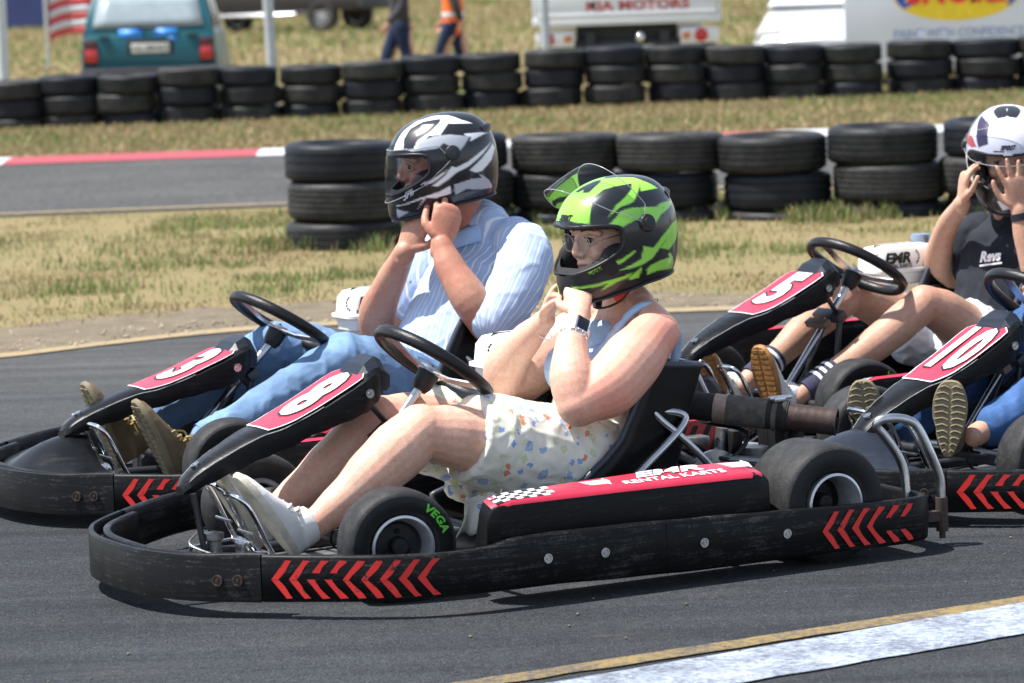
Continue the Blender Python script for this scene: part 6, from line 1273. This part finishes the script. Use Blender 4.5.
    for x in (.62, 2.95):
        for s in (1, -1): wheel_car(r, F, x, s * .69, .275, .16, s)
def kia():
    M = Matrix.Translation((1.36, 38.7, -.155)) @ Matrix.Rotation(math.radians(88.5), 4, 'Z'); r = thing('pickup_truck', 'white drop-side pickup truck seen from behind, red lettering across its tailgate', 'truck', M); F = M; s_ = 1.0
    P = mat('truck_white', (.68, .70, .71), .4, 0, .05, 3, coat=.3); w = 1.02
    mb = MB(); mb.box((1.35, 0, .885), (2.7, 2 * w, .09), b=.015); bed = part(mb, 'load_bed', P, r, F, 40)
    mb = MB(); mb.box((.02, 0, 1.13), (.05, 2 * w - .1, .40), b=.01); mb.box((-.012, 0, .955), (.02, 2 * w - .12, .035), b=.006); mb.box((-.012, 0, 1.30), (.02, 2 * w - .12, .04), b=.006); tg = part(mb, 'tailgate', P, r, F, 40)
    mb = MB(); add_text(mb, 'KIA MOTORS', .145, lambda x, y: (-.0095 + .002, -.12 - x, 1.045 + y), bold=.006, sx=1.25, spacing=1.05); part(mb, 'lettering', mat('red_lettering', (.5, .06, .06), .5), tg, F, 180)
    mb = MB(); mb.box((-.006, .36, 1.06), (.02, .05, .06)); part(mb, 'latch', V_BLK, tg, F, 40)
    for s in (1, -1): mb = MB(); mb.box((1.35, s * (w - .025), 1.13), (2.64, .05, .40), b=.01); part(mb, 'side_board', P, r, F, 40)
    mb = MB(); mb.box((2.9, 0, 1.1), (.2, 1.8, .8), b=.03); mb.rings([[(3.0, -.82, .55), (3.0, -.82, 1.5), (3.0, -.72, 2.02), (3.0, .72, 2.02), (3.0, .82, 1.5), (3.0, .82, .55)], [(4.2, -.82, .5), (4.2, -.82, 1.4), (4.0, -.72, 2.0), (4.0, .72, 2.0), (4.2, .82, 1.4), (4.2, .82, .5)], [(4.7, -.8, .45), (4.7, -.8, 1.15), (4.62, -.76, 1.22), (4.62, .76, 1.22), (4.7, .8, 1.15), (4.7, .8, .45)]]); part(mb, 'cab', P, r, F, 30)
    mb = MB(); mb.box((2.98, 0, 1.72), (.03, 1.2, .42), b=.01); part(mb, 'cab_window', V_DARKG, r, F, 40)
    for s in (1, -1):
        mb = MB(); mb.box((.05, s * .78, .70), (.07, .42, .17), b=.015); tl = part(mb, 'tail_light', V_LWHITE, r, F, 40); Mx = Matrix.Translation((.012, s * .80 if s < 0 else .86, .705)) @ Matrix.Rotation(-PI / 2, 4, 'Y'); mb = MB(); mb.lathe([(.001, .018), (.06, .014), (.075, .0), (.001, 0)], 22, Mx, closed=False); part(mb, 'red_lamp', V_LRED, tl, F, 40)
        mb = MB(); mb.box((.008, s * .80 - .02 * 0 - .16 * (1 if s > 0 else -1), .705), (.014, .08, .07), b=.004); part(mb, 'orange_lamp', V_ORANGE, tl, F, 40)
    mb = MB(); mb.box((.14, 0, .62), (.1, 1.9, .1), b=.02); mb.box((.9, .4, .7), (1.8, .1, .14)); mb.box((.9, -.4, .7), (1.8, .1, .14)); mb.box((.3, 0, .70), (.1, 1.1, .28)); mb.tube([(1.0, -.75, .34), (1.0, .75, .34)], .06, 12); part(mb, 'underframe', V_BLK, r, F, 40)
    mb = MB(); mb.box((.06, -.06, .56), (.02, .44, .11), b=.004); pl = part(mb, 'number_plate', V_PLATE, r, F, 40); mb = MB(); add_text(mb, 'NU 51927', .085, lambda x, y: (.048, -.06 - x, .56 + y), bold=.001); part(mb, 'plate_lettering', V_BLK, pl, F, 180)
    mb = MB(); mb.ball((-.02, -.14, .70), .055, 14, 10); part(mb, 'tow_ball', K_CHROME, r, F, 180)
    for x, ys in ((1.0, (.80, .60)), (3.9, (.75,))):
        for s in (1, -1):
            for y in ys: wheel_car(r, F, x, s * y, .33, .18, s, 6)
def suv():
    M = Matrix.Translation((-6.74, 86.3, -.2)) @ Matrix.Rotation(math.radians(-28), 4, 'Z'); r = thing('pickup', 'dark double-cab pickup with silver side step and alloy wheels, far behind the steel pole', 'pickup', M); F = M; P = carpaint('charcoal_paint', (.035, .032, .035))
    mb = MB(); w = .92; mb.rings(loft_car([(-.9, .55, 1.15, w * .95, w * .95), (-.7, .5, 1.2, w, w * .98), (1.2, .5, 1.2, w, w * .98), (3.2, .5, 1.15, w, w * .95), (4.2, .5, 1.08, w * .97, w * .9), (4.4, .55, .9, w * .9, w * .85)])); part(mb, 'body', P, r, F, 38)
    mb = MB(); mb.rings([[(x, -a, z), (x, -a + .08, z + .04), (x, a - .08, z + .04), (x, a, z), (x, .88, 1.15), (x, -.88, 1.15)] for x, z, a in [(.7, 1.2, .85), (.9, 1.75, .72), (2.4, 1.78, .72), (3.3, 1.18, .82)]]); part(mb, 'cab', P, r, F, 38)
    for s in (1, -1): mb = MB(); mb.add([(1.0, s * .87, 1.22), (2.95, s * .87, 1.22), (2.4, s * .76, 1.68), (1.1, s * .76, 1.68)], [(0, 1, 2, 3)]); part(mb, 'side_window', V_DARKG, r, F, 180, solid=.02)
    for s in (1, -1): mb = MB(); mb.tube([(.45, s * .98, .42), (.6, s * 1.03, .42), (2.5, s * 1.03, .42), (2.7, s * .98, .42)], .045, 10); part(mb, 'side_step', K_STEEL, r, F, 40)
    mb = MB(); mb.box((4.36, 0, .6), (.2, 1.7, .2), b=.04); part(mb, 'front_bumper', V_BLK, r, F, 40)
    for s in (1, -1): mb = MB(); mb.box((4.3, s * .7, .92), (.2, .3, .16), b=.03); part(mb, 'headlight', V_LWHITE, r, F, 40)
    for x in (.0, 3.35):
        for s in (1, -1): wheel_car(r, F, x, s * .80, .39, .26, s, 9)
def white_car():
    M = Matrix.Translation((4.10, 42.0, -.2)) @ Matrix.Rotation(math.radians(256), 4, 'Z'); r = thing('estate_car', 'white car parked between the white truck and the white signboard', 'car', M); F = M; P = mat('car_white', (.66, .68, .70), .35, 0, .05, 3, coat=.6)
    w = .84; mb = MB(); mb.rings(loft_car([(-2.0, .35, 1.0, w * .95, w * .93), (-1.9, .28, 1.02, w, w * .96), (0, .26, 1.0, w, w * .96), (1.2, .28, .96, w, w * .93), (2.0, .34, .80, w * .96, w * .88), (2.15, .38, .62, w * .9, w * .84)])); part(mb, 'body', P, r, F, 38)
    mb = MB(); mb.rings([[(x, -a, z), (x, -a + .08, z + .04), (x, a - .08, z + .04), (x, a, z), (x, .80, .98), (x, -.80, .98)] for x, z, a in [(-1.97, 1.0, .78), (-1.8, 1.46, .66), (.1, 1.5, .66), (.55, 1.38, .68), (1.3, .97, .76)]]); part(mb, 'roof', P, r, F, 38)
    for s in (1, -1):
        mb = MB(); mb.add([(-1.7, s * .805, 1.04), (-.6, s * .805, 1.04), (-.6, s * .70, 1.42), (-1.6, s * .70, 1.42)], [(0, 1, 2, 3)]); mb.add([(-.52, s * .805, 1.04), (.95, s * .80, 1.03), (.45, s * .71, 1.38), (-.52, s * .70, 1.42)], [(0, 1, 2, 3)]); part(mb, 'side_window', V_DARKG, r, F, 180, solid=.02)
        mb = MB(); mb.box((-1.93, s * .80, .98), (.12, .08, .36), b=.02); part(mb, 'tail_light', V_LRED, r, F, 40)
        mb = MB(); mb.box((2.0, s * .62, .68), (.2, .3, .14), b=.03); part(mb, 'headlight', V_LWHITE, r, F, 40)
    mb = MB(); mb.grid([[(1.2 - .62 * f + .03, y * (.70 - .08 * f), 1.0 + .38 * f + .03) for y in np.linspace(-1, 1, 7)] for f in np.linspace(0, 1, 4)]); part(mb, 'windscreen', V_DARKG, r, F, 180, solid=.01)
    mb = MB(); mb.box((2.12, 0, .42), (.1, 1.5, .16), b=.03); part(mb, 'front_bumper', V_BLK, r, F, 40)
    for x in (-1.35, 1.3):
        for s in (1, -1): wheel_car(r, F, x, s * .76, .30, .18, s, 7)
def signboard():
    M = Matrix.Translation((3.74, 39.0, -.2)) @ Matrix.Rotation(math.radians(-1.5), 4, 'Z'); r = thing('advertising_trailer', 'white advertising trailer with a yellow oval logo, red letters and a line of blue lettering', 'trailer', M); F = M
    W_ = mat('board_white', (.66, .70, .76), .5, 0, .04, 2); mb = MB(); mb.box((1.9, .03, 1.32), (3.8, .06, 2.1), b=.008); bd = part(mb, 'board', W_, r, F, 40)
    mb = MB(); mb.box((1.9, .5, .42), (3.7, .9, .08), b=.01); mb.box((1.9, .5, 1.3), (.06, .06, 1.7)); mb.tube([(.3, .9, .45), (.3, .08, 2.2)], .025, 8); mb.tube([(3.5, .9, .45), (3.5, .08, 2.2)], .025, 8); part(mb, 'trailer_frame', K_STEEL, r, F, 40)
    c = (1.22, 1.09)
    def oval(rx, rz, y): return [(c[0] + rx * math.cos(q), y, c[1] + rz * math.sin(q)) for q in np.linspace(0, 2 * PI, 48, endpoint=False)]
    for y, rx, rz, mm, nm in ((-.004, .69, .29, mat('logo_yellow', (.85, .60, .02), .5), 'yellow_oval'),):
        mb = MB(); o = oval(rx, rz, y); mb.add(o, [tuple(range(48))]); part(mb, nm, mm, bd, F, 180)
    for s in (1, -1):
        mb = MB(); o = []
        for q in np.linspace(-.55, 1.2, 14): o.append((c[0] + s * .67 * math.cos(q), -.008, c[1] + .28 * math.sin(q)))
        o.append((c[0] + s * .2, -.008, c[1] + .10)); o.append((c[0] + s * .36, -.008, c[1] - .06)); mb.add(o, [tuple(range(len(o)))]); part(mb, 'blue_flash', mat('logo_blue', (.03, .09, .42), .5), bd, F, 180)
    for y, b_, mm, nm in ((-.012, .034, mat('logo_yellow', (.85, .60, .02), .5), 'letter_outline'), (-.016, .014, mat('logo_red', (.70, .02, .02), .5), 'red_letters')):
        mb = MB(); add_text(mb, 'SNORE', .34, lambda x, z: (c[0] + x, y, c[1] + .02 + z * 1.05), bold=b_, sx=1.0, shear=.1); part(mb, nm, mm, bd, F, 180)
    mb = MB(); add_text(mb, 'PAINT WITH CONFIDENCE', .135, lambda x, z: (1.24 + x, -.004, .665 + z), bold=.003, sx=.86); part(mb, 'lettering', mat('pale_blue_print', (.22, .28, .48), .5), bd, F, 180)
    for x in (1.6, 2.3): wheel_car(r, F, x, .2, .28, .16, -1, 5)
def poles():
    g = mat('galvanised_pole', (.42, .45, .46), .5, .3, .15, 8)
    p = ground(283.5, 78, 0); p = Vector((-2.32, 36.2, -.01)); mb = MB(); mb.tube([(0, 0, 0), (.0, 0, 2.9)], .052, 16); mb.tube([(0, 0, 0), (0, 0, .03)], .11, 12); single(mb, 'steel_pole', g, 'grey steel pole standing behind the far tyre wall, right of the teal hatchback', 'pole', Matrix.Translation(p) @ Matrix.Rotation(math.radians(-1.2), 4, 'Y'))
    mb = MB(); mb.tube([(0, 0, 0), (0, 0, 2.6)], .06, 16); r = thing('sign_pole', 'white post with a small boxed lamp at the left edge of the picture', 'post', Matrix.Translation((-5.10, 36.6, -.02))); F = ROOT[r.name]; part(mb, 'post', mat('post_white', (.52, .55, .55), .5, 0, .1), r, F, 40); mb = MB(); mb.box((.28, -.02, 1.63), (.34, .1, .14), b=.02); mb.box((.12, 0, 1.66), (.2, .04, .04)); bx_ = part(mb, 'lamp_box', mat('post_white', (.52, .55, .55), .5), r, F, 40); mb = MB(); mb.box((.23, -.075, 1.63), (.15, .02, .09)); part(mb, 'dark_lens', V_DARKG, bx_, F, 40)
    mb = MB(); mb.tube([(0, 0, 0), (0, 0, 2.4)], .045, 14); mb.tube([(0, 0, 0), (0, 0, .03)], .1, 12); single(mb, 'fence_post', g, 'slim grey post standing just left of the white pickup truck', 'post', Matrix.Translation((.47, 37.1, -.03)) @ Matrix.Rotation(math.radians(-1), 4, 'Y'))
    # white car edge, far left
    r = thing('van', 'white van at the left edge, only its rear corner in view behind the white post', 'van', Matrix.Translation((-7.25, 41.5, -.2)) @ Matrix.Rotation(math.radians(90), 4, 'Z')); F = ROOT[r.name]; mb = MB(); mb.rings(loft_car([(0, .4, 1.95, .85, .78), (.1, .35, 2.05, .88, .8), (3.2, .35, 2.0, .88, .8), (4.0, .4, 1.2, .86, .8), (4.6, .45, .9, .8, .74)])); part(mb, 'body', mat('car_white', (.66, .68, .70), .35), r, F, 38)
    for x in (.8, 3.8):
        for s in (1, -1): wheel_car(r, F, x, s * .8, .31, .18, s)
    for s in (1, -1): mb = MB(); mb.box((-.02, s * .76, .85), (.06, .12, .4), b=.015); part(mb, 'tail_light', V_LRED, r, F, 40)
    mb = MB(); mb.box((-.01, 0, 1.45), (.04, 1.3, .5), b=.02); part(mb, 'rear_window', V_DARKG, r, F, 40)
def flag():
    M = Matrix.Translation((-7.62, 60.5, -1.0)); r = thing('flag', 'red and white striped flag hanging above the grass left of the teal hatchback', 'flag', M); F = M; mb = MB()
    mb.tube([(-.05, 0, 0), (-.05, 0, 3.2)], .03, 10); part(mb, 'flag_pole', K_STEEL, r, F, 40)
    for nm, off, mm in (('red_stripes', 0, mat('flag_red', (.5, .06, .07), .8)), ('white_stripes', 1, mat('flag_white', (.55, .55, .58), .8))):
        mb = MB()
        for k in range(13):
            if k % 2 == off:
                mb.grid([[(x * .9, .05 * math.sin(x * 7 + k * .1), 1.28 + (k + e) * .12 + .28 * x - .12 * x * x + .03 * math.sin(x * 6)) for x in np.linspace(0, 1, 14)] for e in (0, 1)])
        part(mb, nm, mm, r, F, 180, solid=.004)
    M = Matrix.Translation((-13.9, 101, -.2)); mb = MB(); mb.box((1.0, 0, 1.3), (2.9, .9, 2.5), b=.05); mb.box((1.0, 0, 2.62), (3.1, 1.1, .12), b=.03); single(mb, 'market_booth', mat('blue_canvas', (.06, .08, .24), .8, 0, .15, 2), 'dark blue canvas booth on the grass behind the striped flag', 'booth', M)
def walker(name_label, x, y, yaw, top, bottom, vest, sgn):
    M = Matrix.Translation((x, y, -.27)) @ Matrix.Rotation(math.radians(yaw), 4, 'Z'); r = thing('person', name_label, 'person', M, 'people walking behind the far tyre wall'); F = M; b = MB()
    limb(b, [(0, 0, .95), (0, 0, 1.15), (0, 0, 1.38), (0, 0, 1.5)], [(.10, .155), (.10, .15), (.11, .19), (.06, .10)], 4, up=(1, 0, 0)); limb(b, [(0, 0, 1.48), (.02, 0, 1.6)], [.055, .05], 2); b.ball((.03, 0, 1.68), (.10, .078, .12), 18, 14); b.ball((.125, 0, 1.66), (.018, .012, .018), 8, 6)
    for s in (1, -1): k = s * sgn; limb(b, [(0, s * .2, 1.42), (-.04 + k * .06, s * .24, 1.16), (.02 + k * .20, s * .23, .92)], [.055, .045, .03], 3, n=12); hand(b, (.02 + k * .20, s * .23, .92), (.2 + k * .2, 0, -1), (0, -s, 0), (1, 0, 0), (.3, .35, .4, .45), sc=1.0); limb(b, [(0, s * .09, .9), (-k * .12, s * .09, .5), (-k * .22 - .04, s * .09, .1)], [.09, .06, .045], 3)
    organic(b, 'body', S_MAN2, r, F, .009, 3)
    mb = MB(); limb(mb, [(0, 0, .93), (0, 0, 1.15), (0, 0, 1.38), (0, 0, 1.47)], [(.118, .17), (.118, .165), (.128, .2), (.08, .13)], 4, up=(1, 0, 0))
    for s in (1, -1): k = s * sgn; limb(mb, [(0, s * .2, 1.42), (-.04 + k * .06, s * .24, 1.16), (.015 + k * .17, s * .232, .97)], [.068, .058, .045], 3, n=12)
    organic(mb, 'jacket', top, r, F, .009, 3)
    if vest: mb = MB(); limb(mb, [(0, 0, .90), (0, 0, 1.15), (0, 0, 1.38), (0, 0, 1.48)], [(.132, .185), (.13, .178), (.14, .19), (.09, .13)], 4, up=(1, 0, 0)); v = organic(mb, 'vest', mat('orange_vest', (.85, .17, .03), .7), r, F, .009, 3); mb = MB(); mb.tube([(0, 0, 1.0), (0, 0, 1.05)], [(.1395, .19), (.1385, .188)], 24, up=(1, 0, 0), caps=False); part(mb, 'reflective_band', K_WHITE, v, F, 60)
    mb = MB(); limb(mb, [(0, 0, .98), (0, 0, .88)], [(.11, .165), (.11, .16)], 2, up=(1, 0, 0))
    for s in (1, -1): k = s * sgn; limb(mb, [(0, s * .085, .9), (-k * .12 + .05, s * .09, .5), (-k * .24 - .03, s * .09, .1)], [.105, .078, .065], 3, n=14)
    organic(mb, 'trousers', bottom, r, F, .009, 3)
    for s in (1, -1): k = s * sgn; mb = MB(); x0 = -k * .24 - .05; limb(mb, [(x0 - .04, s * .09, .06), (x0 + .08, s * .09, .05), (x0 + .19, s * .09, .04)], [.045, .045, .035], 2, n=12); part(mb, 'shoe', V_BLK, r, F, 60)
# ------------------------------------------------------------------ put the scene together
teal_car(); kia(); suv(); white_car(); signboard(); poles(); flag()
walker('person in dark jacket and blue jeans walking just left of the orange vest', -1.27, 45.0, 195, mat('dark_jacket', (.03, .03, .035), .8), D_NAVY, False, 1)
walker('person in an orange safety vest and blue jeans walking behind the tyre wall', -.60, 45.3, 165, mat('dark_jacket', (.03, .03, .035), .8), D_NAVY, True, -1)
kart('go_kart', K8, '8', 'black go-kart number 8 nearest the camera, red side pod, open bumper without nose fairing', (.745, .500, 37), ((1.445, .253), (.925, .536)), fairing=False, tank_x=.26)
kart('go_kart', K3, '3', 'black go-kart number 3 with closed nose fairing, parked beyond number 8', (.722, .475, 34), ((1.413, .215), (.852, .445)), tank_x=.20)
kart('go_kart', K10, '10', 'black go-kart number 10, its nose right behind the rear hoop of number 8', (.758, .500, 37), ((1.400, .186), (.885, .488)))
kart('go_kart', K5, '5', 'black go-kart number 5, farthest of the right-hand pair, white fuel tank showing', (.757, .500, 34), ((1.432, .264), (.895, .532)))
woman(); man(); man5(); man10()
